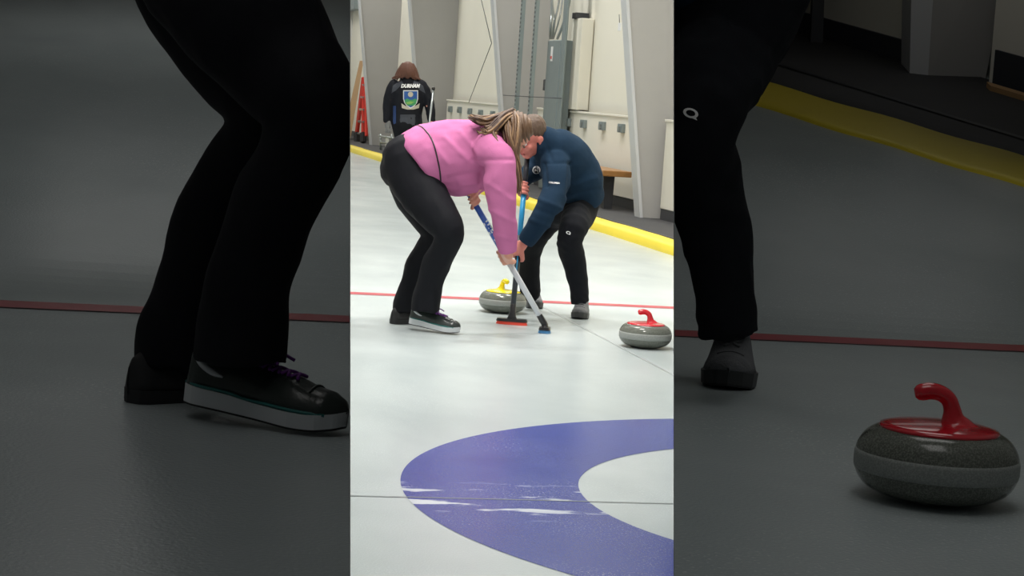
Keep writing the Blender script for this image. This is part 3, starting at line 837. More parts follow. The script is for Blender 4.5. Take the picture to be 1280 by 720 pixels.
side += lock_set(36, [(636, 142, -.02), (622, 154, -.13), (616, 168, -.18), (620, 180, -.21), (624, 188, -.23)], 3.2, .03)
back = lock_set(44, [(640, 140, 0), (622, 145, -.06), (606, 150, -.10), (596, 149, -.13), (589, 146, -.13)], 2.0, .05)
allk = front + side + back; random.shuffle(allk)
n3 = len(allk)
locks('hair_locks', allk[:n3 // 2], M['hair'], hairw, .006)
locks('hair_locks', allk[n3 // 2:int(n3 * .80)], M['hairlight'], hairw, .0055, 'blond highlighted locks')
locks('hair_locks', allk[int(n3 * .80):], M['hairdark'], hairw, .005, 'dark brown locks')
bm = bmesh.new(); wr = W.P(601, 240, td + .0)
# lettering along the shaft
rt0 = broomW
vd = FW
upv = (axW.cross(vd)).normalized()
nrm = upv.cross(axW).normalized()
if nrm.dot(vd) > 0: nrm = -nrm
bvs = BVHTree.FromPolygons([v.co + wl(c) for c in rt0.children if c.name.startswith('shaft_grip') for v in c.data.vertices], [tuple(p.vertices) for c in rt0.children if c.name.startswith('shaft_grip') for p in c.data.polygons])
polys = text_mesh('LITE', .044, onW(.27) - vd * .1, axW, upv, bold=.0016)
decal('lettering', polys, bvs, M['textwhite'], rt0, .0008, vd, 'white lettering')
polys = text_mesh('SPEED', .028, onW(.395) - vd * .1, axW, upv, bold=.0006)
decal('lettering', polys, bvs, M['textwhite'], rt0, .0008, vd, 'white lettering')

# ---- young man in navy (centre)
def man_near_leg(mp, g0, hipd):
    return [(726.5, 250, hipd, 24.5, .95), (724, 266, hipd - .03, 21.5, .95), (717, 284, g0 - .06, 17.5, 1), (712, 301, g0 - .07, 15.5, 1.05), (715, 316, g0 - .02, 15.6, 1), (719.8, 336, g0 + .01, 13.8, 1.05), (723.2, 357, g0 + .02, 12, 1.1), (725.2, 378, g0 + .03, 11.6, 1.15)]
MN = Map(gnd(726, 405.5).y)
g0 = 0.0; gf = MN.gd(666, 388)
hipd = .28
rt = root('person', gnd(700, 400), 'young man in a navy fleece and black jeans crouching forward with a blue broom', 'person')
def jeanwr(p):
    k_ = noise.noise(V((p.x * 9, p.y * 9, p.z * 7 + 3)))
    return (.2 + 1.3 * abs(k_)) * .5 * (.006 * math.exp(-((p.z - MNF - .50) / .07) ** 2) * math.sin(p.z * 110 + p.x * 50 + 5 * k_) + .004 * math.exp(-((p.z - MNF - .12) / .07) ** 2) * math.sin(p.z * 120 + p.x * 60 + 5 * k_) * 1.6)
MNF = 0.0
bm = bmesh.new()
loft(bm, MN.rows(man_near_leg(MN, g0, hipd)), seg=22, flat_end=True)
loft(bm, MN.rows([(716, 250, hipd, 24, 1), (704, 258, hipd + .03, 22, 1), (688, 272, gf - .15, 18, 1), (671, 293, gf - .16, 16.5, 1), (663, 312, gf - .08, 15, 1), (661, 336, gf - .02, 14, 1), (663, 372, gf + .02, 13, 1.1)]), seg=22, flat_end=True)
loft(bm, MN.rows([(735, 236, hipd, 17, 1.6), (725, 250, hipd, 25, 1.2), (718, 256, hipd, 20, 1.2)]), seg=22)
jn = blend('jeans', bm, M['jeans'], rt, .008, 5, folds(.008, 9, 9, 8, 5.5, jeanwr))
# jacket
md = .22
bm = bmesh.new()
loft(bm, MN.rows([(733, 240, hipd, 22, 1.3), (725, 226, hipd - .04, 31, 1.05), (714, 212, md, 35, .95), (703, 199, md - .05, 35, .95), (692, 187, md - .08, 30, 1.05), (683, 180, md - .10, 22, 1.2)]), seg=26)
loft(bm, MN.rows([(737, 236, hipd, 14, 1.8), (722, 240, hipd - .02, 19, 1.6), (712, 238, md, 18, 1.5)]), seg=20)
loft(bm, MN.rows([(694, 203, md - .18, 19, 1), (696, 222, md - .27, 18, 1), (693, 243, md - .34, 16.5, 1), (684, 261, md - .42, 14.5, 1), (671, 282, md - .42, 12.5, 1), (661, 296, md - .40, 11, 1), (656.5, 302, md - .39, 10.2, 1)]), seg=20, flat_end=True)
loft(bm, MN.rows([(680, 200, md + .10, 17, 1), (668, 213, md + .08, 14, 1), (657, 221, md + .0, 11, 1), (652, 226, md - .07, 8.5, 1)]), seg=18)
loft(bm, MN.rows([(690, 186, md - .10, 22, 1), (679, 178, md - .13, 17.5, 1), (672, 174, md - .14, 15, 1)]), seg=18)
def navfold(p):
    q = (p - O); x = q.dot(CR) / q.dot(FW) * F + 640; y = -q.dot(CU) / q.dot(FW) * F + 360
    r = 0
    for (x0, y0, x1, y1, w, a) in ((680, 205, 684, 232, 2.6, -.012), (712, 205, 710, 245, 2.6, -.011), (684, 204, 712, 204, 2.2, -.006), (676, 250, 704, 262, 3, .007), (672, 262, 698, 272, 3, -.006), (664, 275, 690, 284, 2.5, .006), (715, 232, 745, 222, 3.5, .007), (712, 244, 748, 236, 3, -.007), (676, 165, 690, 200, 2.5, -.006)):
        dx, dy = x1 - x0, y1 - y0; L2 = dx * dx + dy * dy
        t = max(0, min(1, ((x - x0) * dx + (y - y0) * dy) / L2))
        dd = math.hypot(x - x0 - t * dx, y - y0 - t * dy)
        r += a * math.exp(-(dd / w) ** 2)
    return r
jk = blend('fleece', bm, M['navy'], rt, .008, 6, folds(.007, 7, 7, 8, 9.3, navfold))
jkt = world_bvh(jk)
# broom
broomM = root('curling_broom', gnd(639, 406), 'light blue curling broom with a red pad held by the man in navy', 'broom')
bt2 = MN.P(659, 196, md - .12); bf2 = gnd(639.5, 405.5)
axM, LM = broom(broomM, bt2, bf2, [(0, .16, M['shaftdark'], 'shaft_cap'), (.16, .50, M['shaftcyan'], 'shaft_grip'), (.50, .93, M['shaftdark'], 'shaft')], .093, M['padred'], V((1, -.05, 0)), r=.0158)
def onM(t): return bt2 + axM * (LM * t)
bm = bmesh.new(); tube(bm, [onM(.56) - FW * .0157, onM(.72) - FW * .0157], .004, seg=6); from_bm('decal_stripe', bm, M['shaftcyan'], broomM, 'light blue lettering stripe')
# head, hands, core
bm = bmesh.new()
hm = MN.P(663, 173, md - .16)
T, R = head_geo(bm, hm, V((-.66, -.62, -.50)), V((-.12, -.25, .95)), 1.02)
loft(bm, [(*MN.P(688, 186, md - .08), .07, .07), (*MN.P(676, 180, md - .12), .058, .058), (*hm, .05, .05)], seg=14, sub=3)
loft(bm, MN.rows([(725, 240, hipd, 18, 1), (708, 212, md, 24, 1), (690, 190, md - .07, 20, 1.3)]), seg=14)
h1 = onM(.585); w1 = MN.P(654, 306, md - .39)
loft(bm, MN.rows([(694, 205, md - .15, 9, 1), (692, 245, md - .34, 8, 1), (668, 286, md - .42, 6, 1), (654, 306, md - .39, 5.2, 1)]), seg=12)
grip_hand(bm, h1, axM, (w1 - h1), w1, .0165, 1.2)
h2 = onM(.20); w2 = MN.P(651, 228, md - .08)
loft(bm, MN.rows([(680, 202, md + .1, 9, 1), (660, 219, md + .02, 7, 1), (651, 228, md - .08, 5.5, 1)]), seg=12)
grip_hand(bm, h2, axM, (w2 - h2).normalized() * .5 - FW * .3, w2, .0155, 1.1, -1)
body = blend('body', bm, M['skinred'], rt, .0045, 3)
face_parts(T, R, 1.02, body, M['hairdark'])
bm = bmesh.new(); ellipsoid(bm, T(0, -.026, .048), (.082, .096, .088), R, 28); ellipsoid(bm, T(0, -.06, .0), (.066, .05, .07), R, 24); ellipsoid(bm, T(0, .052, .082), (.055, .032, .032), R, 20)
hr = blend('hair', bm, M['hairmale'], rt, .005, 2, lambda p: .004 * noise.noise(V((p.x * 60, p.y * 60, p.z * 25))))
bm = bmesh.new()
for k in range(26):
    x0 = random.uniform(-.055, .055)
    tube(bm, [T(x0, .02, .122), T(x0 * 1.1 + .01, .07, .108), T(x0 * 1.1 + .016, .092, .082), T(x0 + .018, .096, .05 + random.uniform(-.01, .012))], [.006, .007, .006, .002], seg=6, sub=3)
from_bm('fringe', bm, M['hairmale'], hr, 'short fringe over the forehead')
# dark collar edge, chest badge, sleeve lettering, thigh mark
def disc(c, rx, right, up, n=20, r0=0.0):
    if r0: return [[c + right * (math.cos(a) * rx) + up * (math.sin(a) * rx), c + right * (math.cos(b) * rx) + up * (math.sin(b) * rx), c + right * (math.cos(b) * r0) + up * (math.sin(b) * r0), c + right * (math.cos(a) * r0) + up * (math.sin(a) * r0)] for a, b in ((2 * PI * k / n, 2 * PI * (k + 1) / n) for k in range(n))]
    return [[c + right * (math.cos(2 * PI * k / n) * rx) + up * (math.sin(2 * PI * k / n) * rx) for k in range(n)]]
c = MN.P(670.5, 212.5, -.5)
b1 = decal('badge', disc(c, .024, CR, CU), jkt, M['textwhite'], jk, .002, None, 'round white badge')
decal('badge_emblem', disc(c - CU * .002, .018, CR, CU), jkt, M['dark'], b1, .0035, None, 'dark emblem')
decal('badge_detail', [[c + CR * x * .01 + CU * y * .01 for x, y in ((-1.2, -1), (0, -.4), (1.1, -1.2), (.8, .3), (0, 1.1), (-.9, .5))]], jkt, M['textwhite'], b1, .005)
polys = text_mesh('COLUMBIA', .013, MN.P(692.5, 228.5, -.6), (CR - CU * .08).normalized(), CU, bold=.0004)
decal('sleeve_lettering', polys, jkt, M['textwhite'], jk, .0022, None, 'small white lettering on the upper sleeve')
def thigh_mark(mp, target, parent):
    c = mp.P(710.5, 291, -.5)
    rr = (CR * .95 - CU * .3).normalized(); uu = (CU * .95 + CR * .3).normalized()
    s = mp.m / .00472
    polys = disc(c, .014 * s, rr, uu * .62, r0=.0085 * s) + [[c + rr * x * .01 * s + uu * y * .01 * s for x, y in ((-.2, -.7), (1.5, -.9), (.9, -.2))]]
    decal('print_mark', polys, target, M['textwhite'], parent, .002, (c - O).normalized(), 'small white oval mark on the thigh')
thigh_mark(MN, jn, jn)
def man_shoe(mp, cx, cy, d, toedir, rt):
    c = mp.P(cx, cy, d); c.z = mp.floor; k = mp.m / .00472
    td_ = toedir.normalized()
    Lh = .29 * k
    shoe(c - td_ * .17 * k, c + td_ * (Lh - .17 * k), rt, M['greyshoe'], M['darkshoe'], M['greyshoe'], hi=.135, sole_t=.034, wk=1.14)
man_shoe(MN, 725.5, 397, MN.gd(725.5, 397), V((-.12, -1, 0)), rt)
man_shoe(MN, 667, 384, MN.gd(667, 384), V((.1, -1, 0)), rt)

# ---- stones
stone_at(626.8, 12.35, rot=2.1, hm=M['handleyellow'], label='curling stone with a yellow handle sliding beside the two sweepers')
stone_at(808, 11.05, rot=.02, hm=M['handlered'], label='curling stone with a red handle at rest on the bright ice, right of the sweepers')

# ---- woman in black jacket walking away
B = Map(28.0)
rt = root('person', gnd(508, 233), 'auburn-haired person walking away in a black jacket with a shield crest', 'person')
bm = bmesh.new()
loft(bm, B.rows([(509, 100, 0, 9, 1), (509.5, 104, 0, 20, .5), (510, 112, 0, 22.5, .55), (510, 126, 0, 20, .6), (509, 142, 0, 18.5, .65), (508.5, 156, 0, 19.5, .65)]), seg=24)
loft(bm, B.rows([(493, 106, 0, 7, 1), (488, 116, 0, 7, 1), (485, 132, 0, 6.3, 1), (483.5, 150, -.02, 4.6, 1)]), seg=14)
loft(bm, B.rows([(526, 106, 0, 7, 1), (532, 116, 0, 7, 1), (537, 132, 0, 6.3, 1), (539.5, 150, -.05, 5, 1)]), seg=14)
jb = blend('jacket', bm, M['jacket'], rt, .014, 4, folds(.008, 6, 6, 9, 2))
jbt = world_bvh(jb)
q = lambda x, y: B.P(x, y, -.8)
decal('yoke_panel', [[q(491, 107), q(502, 99.5), q(504, 104), q(495, 113), q(489, 117)]], jbt, M['jacketgrey'], jb, .004, None, 'charcoal shoulder panel')
decal('yoke_panel', [[q(529, 107), q(518, 99.5), q(516, 104), q(525, 113), q(532, 117)]], jbt, M['jacketgrey'], jb, .004, None, 'charcoal shoulder panel')
decal('hem_panel', [[q(493, 143), q(526, 143), q(527, 157), q(491, 157)]], jbt, M['jacketgrey'], jb, .004, None, 'charcoal hem panel')
decal('side_panel', [[q(491.5, 132), q(495, 132), q(495, 157), q(491, 157)]], jbt, M['jacketblue'], jb, .006, None, 'royal blue side panel')
polys = text_mesh('DURHAM', .066, q(512.5, 107.6), CR, CU, shear=.25, bold=.004)
for pl in polys:
    for k in range(len(pl)):
        o_ = q(512.5, 107.6); dx = (pl[k] - o_).dot(CR); pl[k] = pl[k] + CR * dx * -.10
decal('lettering', polys, jbt, M['textwhite'], jb, .008, None, 'DURHAM in white italic capitals')
def shield(k, cy=0): return [q(513.3 + x * k, 123.5 + cy + y * k) for x, y in ((-9.6, -11), (9.6, -11), (9.6, 0), (8.2, 5), (5, 9.5), (0, 12.5), (-5, 9.5), (-8.2, 5), (-9.6, 0))]
decal('crest_scroll', [[q(501.5, 129), q(506, 132), q(513, 135.5), q(520, 132), q(525, 129), q(524, 135), q(517, 137), q(509, 137), q(502, 135)]], jbt, M['shieldsun'], jb, .008, None, 'pale scroll under the crest')
s = decal('crest', [shield(1)], jbt, M['textwhite'], jb, .012, None, 'shield crest with white edge')
decal('crest_sky', [shield(.88)], jbt, M['shieldblue'], s, .018)
decal('crest_hills', [[q(505.5, 125), q(509, 123), q(514, 125.5), q(519, 123), q(521.5, 124.5), q(520, 130), q(517, 132), q(509.5, 132), q(506.5, 129)]], jbt, M['shieldgreen'], s, .023)
decal('crest_field', [[q(507, 128), q(513, 126.5), q(518, 127.5), q(514, 130), q(509, 130.5)]], jbt, M['shieldlime'], s, .028)
decal('crest_sun', disc(q(513.2, 118), .036, CR, CU), jbt, M['shieldsun'], s, .024)
bm = bmesh.new(); loft(bm, B.rows([(508, 150, .0, 17, .7), (507, 160, 0, 18, .75), (503, 180, .05, 9.5, 1), (502, 205, .08, 7, 1), (500.5, 228, .1, 6, 1)]), seg=16)
loft(bm, B.rows([(511, 152, 0, 16, .7), (514, 165, 0, 10, 1), (515, 190, -.05, 8.5, 1), (515, 228, -.1, 6, 1)]), seg=16)
blend('trousers', bm, M['legging'], rt, .014, 4)
for x, d in ((501, .1), (515, -.1)):
    c = B.P(x, 230, d); c.z = 0
    shoe(c + V((0, -.08, 0)), c + V((0, .2, 0)), rt, M['leather'], M['darkshoe'], None)
bm = bmesh.new(); hb = B.P(509.5, 88.5, .0)
T, R = head_geo(bm, hb, V((.05, 1, -.05)), V((0, 0, 1)), 1.05)
loft(bm, [(*B.P(509, 104, 0), .07, .06), (*B.P(509.5, 92, 0), .055, .055)], seg=12, sub=2)
loft(bm, B.rows([(509, 104, 0, 12, .6), (509, 150, 0, 12, .6)]), seg=12)
loft(bm, B.rows([(490, 112, 0, 4, 1), (484, 150, -.02, 3, 1), (484.5, 156, -.02, 3.4, .8)]), seg=10)
loft(bm, B.rows([(530, 112, 0, 4, 1), (539, 148, -.05, 3, 1), (539, 153, -.08, 3.2, .9)]), seg=10)
body = blend('body', bm, M['skin'], rt, .009, 2)
face_parts(T, R, 1.05, body, M['hairdark'])
bm = bmesh.new(); loft(bm, B.rows([(509, 104.5, 0, 10.5, .8), (509, 98.5, 0, 9, .8), (509.3, 95.5, 0, 7.5, .9)]), seg=18); from_bm('collar', bm, M['jacketblue'], jb, 'royal blue stand-up collar')
bm = bmesh.new()
c = B.P(485, 156, -.03); loft(bm, [(*(c + V((0, 0, .035))), .038, .035), (*c, .046, .03), (*(c - V((.002, 0, .05))), .036, .026)], seg=12)
for k in range(4): tube(bm, [c + V((-.03 + .02 * k, -.01, -.05)), c + V((-.028 + .02 * k, -.02, -.085)), c + V((-.022 + .018 * k, -.005, -.105))], .011, seg=8, sub=2, cap='round')
tube(bm, [c + V((.035, -.01, .0)), c + V((.05, -.02, -.035)), c + V((.045, -.02, -.06))], .012, seg=8, sub=2, cap='round')
from_bm('glove', bm, M['glove'], rt, 'grey glove')
bm = bmesh.new(); ellipsoid(bm, hb + V((0, -.02, .03)), (.092, .10, .10), None, 28)
for k in range(60):
    a = PI + PI * random.uniform(0, 1); ca, sa = math.cos(a), math.sin(a)
    p0 = hb + V((.07 * ca, .075 * sa - .01, .09)); p1 = hb + V((.11 * ca, .105 * sa - .01, .02)); p2 = hb + V((.135 * ca + random.gauss(0, .010), .11 * sa - .01, -.07)); p3 = hb + V((.175 * ca + random.gauss(0, .02), .115 * sa, -.105 - random.uniform(0, .045) + .045 * abs(sa)))
    loft(bm, [(*p, r_, r_) for p, r_ in ((p0, .018), (p1, .021), (p2, .018), (p3, .008))], seg=6, sub=2)
from_bm('hair', bm, M['hairred'], rt)
rb = root('curling_broom', gnd(528, 236), 'grey curling broom carried upright by the person in the black jacket', 'broom')
tp = B.P(541.8, 111, -.12); ft = B.P(527.5, 236, -.30); ft.z = .01
bm = bmesh.new(); tube(bm, [tp, ft + V((0, 0, .05))], .016, seg=10); from_bm('shaft', bm, M['conduit'], rb)
bm = bmesh.new(); ellipsoid(bm, tp, (.024, .024, .03), None, 12); from_bm('end_knob', bm, M['black'], rb, 'dark end knob')
bm = bmesh.new(); loft(bm, [(*(ft + V((-.10, 0, .02))), .02, .03), (*(ft + V((0, 0, .025))), .025, .035), (*(ft + V((.10, 0, .02))), .02, .03)], seg=10); from_bm('broom_head', bm, M['black'], rb)

# ------------------------------------------------------------------ two made-up bays either side of the view, walled and roofed to stay dim
ZM = 1280 / 404.0
def planeX(px, Y, z):
    n = ray(px, 0).cross(ray(px, 720))
    return -(n.y * Y + n.z * (z - HC)) / n.x
def planeN(px):
    return ray(px, 0).cross(ray(px, 720)).normalized()
Y0, Y1, RZ = 2.2, 11.5, 2.75
RAMP0, RS = 5.75, .2
def bay(side, floor, in_px, out_px):
    """floor slab (level, then a rising ramp), side walls, back wall, roof; open at the front"""
    def fz(Y):
        if Y < RAMP0 - .3: return floor
        if Y < RAMP0 + .3: return floor + RS * (Y - RAMP0 + .3) ** 2 / 1.2
        return floor + RS * (Y - RAMP0)
    ys = [Y0, 2.9, 3.5, 4.5, 5.2] + [RAMP0 - .3 + .1 * k for k in range(7)] + [7, 8, 9, 10, Y1]
    t = 1.0 if side == 'left' else -1.0
    bm = bmesh.new(); top = []; bot = []
    nx = 2
    for Y in ys:
        z = fz(Y)
        top.append([bm.verts.new((planeX(p, Y, z), Y, z)) for p in (in_px, out_px)])
        bot.append([bm.verts.new((planeX(p, Y, 0), Y, .0)) for p in (in_px, out_px)])
    for i in range(len(ys) - 1):
        bm.faces.new((top[i][0], top[i][1], top[i + 1][1], top[i + 1][0]))
        bm.faces.new((bot[i][0], bot[i + 1][0], bot[i + 1][1], bot[i][1]))
        for k in (0, 1): bm.faces.new((top[i][k], top[i + 1][k], bot[i + 1][k], bot[i][k]))
    bm.faces.new((top[0][0], bot[0][0], bot[0][1], top[0][1])); bm.faces.new((top[-1][0], top[-1][1], bot[-1][1], bot[-1][0]))
    structure('floor_' + side, bm, M['ice'])
    def slab(pa, pb, name, m, ya=Y0, yb=Y1, za=0.0, zb=RZ):
        bm = bmesh.new()
        hexa(bm, [V((planeX(pa, ya, za), ya, za)), V((planeX(pb, ya, za), ya, za)), V((planeX(pb, yb, za), yb, za)), V((planeX(pa, yb, za), yb, za)),
                  V((planeX(pa, ya, zb), ya, zb)), V((planeX(pb, ya, zb), ya, zb)), V((planeX(pb, yb, zb), yb, zb)), V((planeX(pa, yb, zb), yb, zb))])
        structure(name, bm, m)
    slab(in_px, in_px + t * .8, 'wall_%s_inner' % side, M['board'], 2.3)  # added partition, edge-on to the camera, keeps hall light out of the bay
    slab(out_px, out_px - t * 12, 'wall_%s_outer' % side, M['board'])
    slab(in_px + t * .8, out_px - t * 12, 'ceiling_' + side, M['board'], Y0, Y1 + .05, RZ, RZ + .05)  # added roof, out of view, shields the bay from the hall lamps
    slab(in_px + t * .8, out_px - t * 12, 'wall_%s_back' % side, M['cream'], Y1, Y1 + .05)
    return fz
FLL, FLR = HC - .612, HC - .612
LIN, ROUT = 438, 842
fzL = bay('left', FLL, 437.2, -420)
fzR = bay('right', FLR, 842.8, 1700)

def on_floor(px, py, fz):
    r = ray(px, py); lo, hi = 1.0, 40.0
    for _ in range(60):
        m_ = (lo + hi) / 2; p = O + r * (m_ / r.y)
        if p.z > fz(m_): lo = m_
        else: hi = m_
    p = O + r * (lo / r.y); return p
def strip(name, up, low, fz, m, lift=.003, n=24):
    bm = bmesh.new(); rows = []
    for i in range(n + 1):
        t = i / n; row = []
        for (x0, y0, x1, y1) in (up, low):
            p = on_floor(x0 + (x1 - x0) * t, y0 + (y1 - y0) * t, fz); p.z = fz(p.y) + lift; row.append(bm.verts.new(p))
        rows.append(row)
    for a, b in zip(rows, rows[1:]): bm.faces.new((a[0], a[1], b[1], b[0]))
    return structure(name, bm, m)
strip('trim_8', (-380, 359.4, 436.5, 396), (-380, 368.4, 436.5, 404), fzL, M['redline'])
strip('trim_9', (843.5, 413.5, 1640, 448.3), (843.5, 421, 1640, 456.7), fzR, M['redline'])
# kerb in the right bay: a low raised bumper following the ramp
def prism_on(name, edge_lo, edge_hi, h0, h1, fz, m, n=40, wav=0.0):
    bm = bmesh.new(); rows = []
    for i in range(n + 1):
        t = i / n
        f = lambda e: on_floor(e[0] + (e[2] - e[0]) * t, e[1] + (e[3] - e[1]) * t + wav * math.sin(t * 32), fz)
        a = f(edge_lo); b = f(edge_hi); az = fz(a.y); bz = fz(b.y)
        d = (b - a)
        rows.append([bm.verts.new(V((a.x, a.y, az - .01))), bm.verts.new(V((a.x, a.y, az + h0 * .7))), bm.verts.new(V((a.x, a.y, 0)) + V((d.x, d.y, 0)) * .12 + V((0, 0, az + (bz - az) * .12 + h0))),
                     bm.verts.new(V((b.x, b.y, bz + h1))), bm.verts.new(V((b.x, b.y, bz - .01)))])
    for r, q_ in zip(rows, rows[1:]):
        for k in range(4): bm.faces.new((r[k], r[k + 1], q_[k + 1], q_[k]))
    bm.faces.new(rows[0]); bm.faces.new(rows[-1][::-1])
    o = structure(name, bm, m, True); return o
prism_on('trim_10', (860, 107, 1600, 332), (860, 77, 1600, 292), .012, .012, fzR, M['yellow'], wav=1.0)
prism_on('trim_11', (860, 79, 1600, 294), (860, -12, 1600, 210), .006, .006, fzR, M['rubber'])
strip('trim_12', (900, 59, 1600, 272.5), (900, 62, 1600, 275.5), fzR, M['dark'], .012)
# wall foot of the right bay with dark baseboard, column foot, bench leg
def upright(name, x0, y0, x1, y1, h, thick, m, z_from=0.0, **k):
    a = on_floor(x0, y0, fzR); b = on_floor(x1, y1, fzR)
    n = V((-(b - a).y, (b - a).x, 0)).normalized()
    if n.y < 0: n = -n
    za, zb = fzR(a.y) + z_from, fzR(b.y) + z_from
    bm = bmesh.new()
    bb, aa = b + n * thick, a + n * thick
    hexa(bm, [V((a.x, a.y, za)), V((b.x, b.y, zb)), V((bb.x, bb.y, zb)), V((aa.x, aa.y, za)), V((a.x, a.y, za + h)), V((b.x, b.y, zb + h)), V((bb.x, bb.y, zb + h)), V((aa.x, aa.y, za + h))])
    return bm
structure('wall_right_bay', upright('w', 940, 22, 1138, 79, 1.1, .05, M['cream']), M['cream'])
structure('baseboard_right_bay', upright('w', 940, 23.5, 1136, 80.5, .11, .04, M['dark']), M['dark'])
o = upright('low_cabinet', 1236, 104, 1325, 129.5, .9, .06, None)
o = tag(recenter(from_bm('low_cabinet', o, M['locker'], smooth=False)), 'foot of a cream cabinet in the dim right bay, at the right frame edge', 'cabinet')
from_bm('plinth', upright('p', 1240, 106.5, 1325, 131.5, .17, .04, None), M['dark'], o, 'dark base strip', smooth=False)
p = on_floor(1262, 113, fzR)
bm = bmesh.new(); a = on_floor(1237, 115, fzR); b = on_floor(1300, 134, fzR)
hexa(bm, [a + V((0, 0, .0)), b + V((0, 0, .0)), b + V((0, .08, .02)), a + V((0, .08, .02)), a + V((0, 0, .03)), b + V((0, 0, .03)), b + V((0, .08, .05)), a + V((0, .08, .05))])
tag(recenter(from_bm('wooden_batten', bm, M['plank'], smooth=False)), 'brown wooden batten lying before the cabinet foot in the dim right bay', 'batten')
# column foot
a = on_floor(1137, 93, fzR); b = on_floor(1160, 95.5, fzR); c2 = on_floor(1232, 98, fzR)
rt = root('tapered_column', a, 'dim grey column foot beyond the yellow kerb in the right bay', 'column')
bm = bmesh.new(); H = .95
hexa(bm, [b, c2, c2 + V((.02, .25, .05)), b + V((.02, .25, .05)), b + V((-.02, 0, H)), c2 + V((.10, 0, H)), c2 + V((.12, .25, H)), b + V((0, .25, H))])
from_bm('web', bm, M['frame'], rt, smooth=False)
bm = bmesh.new(); e = V((.0, .25, .05))
hexa(bm, [a, b, b + e, a + e, a + V((-.06, 0, H)), b + V((-.02, 0, H)), b + V((-.02, .25, H)), a + V((-.06, .25, H))])
from_bm('flange', bm, M['flange'], rt, 'pale grey edge strip', smooth=False)
# bench leg group
rt = root('bench', on_floor(1020, 44, fzR), 'dark-legged bench by the wall in the dim right bay, cut by the top edge', 'bench')
pa, pb = on_floor(1013, 54, fzR), on_floor(985, 47, fzR)
for p in (pa, pb + V((-.1, .0, 0))):
    z = fzR(p.y); bm = bmesh.new(); hexa(bm, [V((p.x, p.y, z)), V((p.x + .065, p.y, z)), V((p.x + .065, p.y + .07, z)), V((p.x, p.y + .07, z)), V((p.x - .01, p.y, z + .42)), V((p.x + .045, p.y, z + .42)), V((p.x + .045, p.y + .07, z + .42)), V((p.x - .01, p.y + .07, z + .42))])
    from_bm('leg', bm, M['dark'], rt, smooth=False)
z = fzR(pa.y) + .42; bm = bmesh.new(); x0 = min(pa.x, pb.x) - .3; hexa(bm, [V((x0, pa.y - .05, z)), V((pa.x + .12, pa.y - .05, z)), V((pa.x + .12, pa.y + .1, z)), V((x0, pa.y + .1, z)), V((x0, pa.y - .05, z + .05)), V((pa.x + .12, pa.y - .05, z + .05)), V((pa.x + .12, pa.y + .1, z + .05)), V((x0, pa.y + .1, z + .05))])
from_bm('seat', bm, M['wood'], rt, smooth=False)

# left bay figure
WL = Map(1, ZM, FLL); WL = Map(gnd(*WL.pp(565, 418), FLL).y, ZM, FLL)
clipL = (O, -planeN(437.0) if planeN(437.0).x < 0 else planeN(437.0))
rt = root('person', WL.P(520, 417, 0), 'person in black flared leggings and dark trainers with purple laces, in the dim left bay', 'person')
dn, df, hip, trL = sweeper_legs(WL, rt, .0065, clipL)
hp = WL.P(505, 190, hip); zt = hp.z
def upper_body(rt, hp, m, lean, hair_m, face, voxel=.012, clip=None, hipw=.17):
    """standing upper body above the hips"""
    X = V((1, 0, 0))
    c = lambda k, dx=0, dy=0: hp + lean * k + V((dx, dy, k * .5))
    bm = bmesh.new()
    loft(bm, [(*c(-.10), hipw, .13), (*c(.15), hipw, .13), (*c(.5), .165, .12), (*c(.8), .19, .125), (*c(1.0), .15, .11), (*c(1.07), .07, .07)], seg=22)
    for s in (-1, 1):
        loft(bm, [(*c(.95, s * .15), .06, .06), (*c(.75, s * .21), .055, .055), (*c(.35, s * .20, -.05), .045, .045), (*c(.12, s * .09, -.22), .036, .036)], seg=14)
    blend('sweater', bm, m, rt, voxel, 5, folds(.006, 8, 8, 8, 4), clip)
    bm = bmesh.new(); hc = c(1.36, 0, -.02)
    T, R = head_geo(bm, hc, face, V((0, 0, 1)), 1.0)
    loft(bm, [(*c(.9), .07, .07), (*hc, .05, .05)], seg=12, sub=2)
    for s in (-1, 1):
        w_ = c(.12, s * .09, -.22); h_ = c(.04, s * .03, -.27)
        loft(bm, [(*c(.9, s * .12), .04, .04), (*c(.35, s * .20, -.05), .035, .035), (*w_, .026, .024)], seg=10)
        ax = V((.0, .2, 1)).normalized()
        grip_hand(bm, h_, ax, w_ - h_, w_, .012, 1.0, s)
    body = blend('body', bm, M['skin'], rt, .006, 2, None, clip)
    face_parts(T, R, 1.0, body, M['hairdark'])
    bm = bmesh.new(); ellipsoid(bm, T(0, -.026, .044), (.086, .098, .092), R, 24); ellipsoid(bm, T(0, -.06, -.03), (.07, .045, .09), R, 20)
    blend('hair', bm, hair_m, rt, .007, 2)
upper_body(rt, hp + V((0, 0, .02)), M['pink'], V((.02, 0, 0)), M['hair'], V((.5, -.8, -.3)), clip=None)

# right bay figure
MR = Map(1, ZM, FLR); MR = Map(gnd(*MR.pp(726, 405.5), FLR).y, ZM, FLR)
clipR = (O, -planeN(843.0) if planeN(843.0).x > 0 else planeN(843.0))
rt = root('person', MR.P(735, 405, 0), 'person in black jeans and grey trainers standing by the kerb in the dim right bay', 'person')
MNF = FLR
bm = bmesh.new()
loft(bm, MR.rows(man_near_leg(MR, 0, .12)), seg=26, flat_end=True)
loft(bm, MR.rows([(744, 236, .12, 17, 1.3), (734, 248, .12, 22, 1.1), (727, 256, .12, 24, 1.1)]), seg=22)
far = man_near_leg(MR, .30, .22)
loft(bm, [MR.row(x + 1.0 if y > 290 else x, y, d, w * .82, k) for x, y, d, w, k in far], seg=24, flat_end=True)
jr = blend('jeans', bm, M['jeans'], rt, .0065, 5, folds(.009, 11, 11, 9, 5.5, jeanwr), clipR)
thigh_mark(MR, jr, jr)
MRs = MR
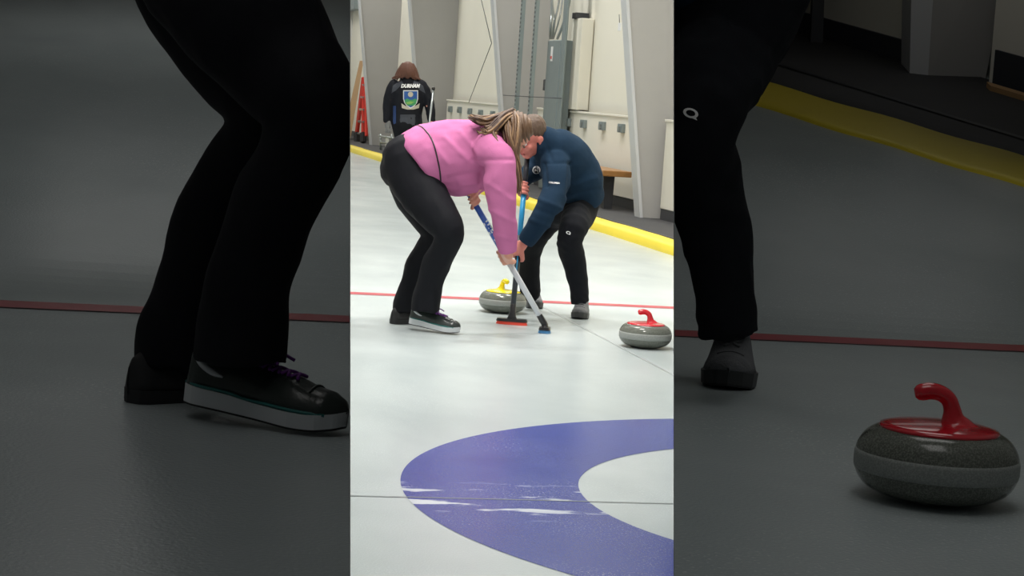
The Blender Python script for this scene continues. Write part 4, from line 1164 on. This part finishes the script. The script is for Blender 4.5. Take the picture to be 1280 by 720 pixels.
man_shoe(MR, 725.7, 397.5, MR.gd(725.7, 397.5), V((-.14, -1, 0)), rt)
hp = MR.P(742, 232, .12)
upper_body(rt, hp + V((-.10, 0, .035)), M['navy'], V((.03, 0, 0)), M['hairmale'], V((-.2, -.95, -.3)), clip=clipR, hipw=.19)
# stone in the right bay
Ds = gnd(1172, 636, FLR).y + .075
sc = 206 * Ds / F / .289
p = at(1172, 560, Ds)
stone(V((p.x, Ds, FLR)), -.05, M['handlered'], 'large near curling stone with a red handle in the dim right bay', sc)

# ------------------------------------------------------------------ light
def area(name, loc, sx, sy, power, col=(1, 1, 1), rot=(0, 0, 0), spread=PI):
    l = bpy.data.lights.new(name, 'AREA'); l.shape = 'RECTANGLE'; l.size = sx; l.size_y = sy; l.energy = power; l.color = col; l.spread = spread
    o = bpy.data.objects.new(name, l); COL.objects.link(o); o.location = loc; o.rotation_euler = rot
    return o
WARM = (1, .975, .93)
for b in (0, 3.2, 6.4, 9.6, 13, 17, 21, 26, 31, 37, 43):
    for a in ((-1.5, 1.5) if b < 8 else (-5.5, -1.5, 1.7)):
        e = 150 if b < 8 else (104 if a > 1 else 34)
        area('hall_lamp', S(a, b, 6.3), 1.3, .35, e, WARM, (0, 0, SA), 2.6)
for x, D, e in ((-.5, 2.8, 2.6), (-.8, 4.4, 2.6), (-1.3, 6.8, 2.6), (-1.8, 9.4, 2.4), (.5, 2.8, 2.9), (.8, 4.4, 3.0), (1.3, 6.8, 1.9), (1.8, 9.4, .9)):
    area('bay_lamp', V((x, D, RZ - .06)), .5 + .06 * D, 1.0, e * 1.0, (1, .99, .96))  # invented lamps that light the added bays dimly
w = bpy.data.worlds.new('world'); SC.world = w; w.use_nodes = True
w.node_tree.nodes['Background'].inputs[0].default_value = (.9, .95, 1, 1)
w.node_tree.nodes['Background'].inputs[1].default_value = .05

# turn the whole place so the sheet runs along the world axes
RZM = Matrix.Rotation(-SA, 4, 'Z'); done = set()
def turn(o):
    if o.type == 'MESH' and o.data.name not in done:
        done.add(o.data.name); o.data.transform(RZM)
    for c in o.children: turn(c)
for o in list(SC.objects):
    if o.parent is None:
        if o.type in ('MESH', 'EMPTY') and abs(o.rotation_euler.z) < 1e-6:
            o.location = RZM @ o.location; turn(o)
        elif o.type in ('MESH', 'EMPTY'):
            o.location = RZM @ o.location; o.rotation_euler.z -= SA
        elif o.type == 'LIGHT':
            o.location = RZM @ o.location; o.rotation_euler.z -= SA
        else:
            o.matrix_world = RZM @ o.matrix_world

SC.view_settings.view_transform = 'Standard'; SC.view_settings.look = 'None'
SC.view_settings.gamma = 1; SC.view_settings.use_curve_mapping = False
SC.view_settings.exposure = 0.0
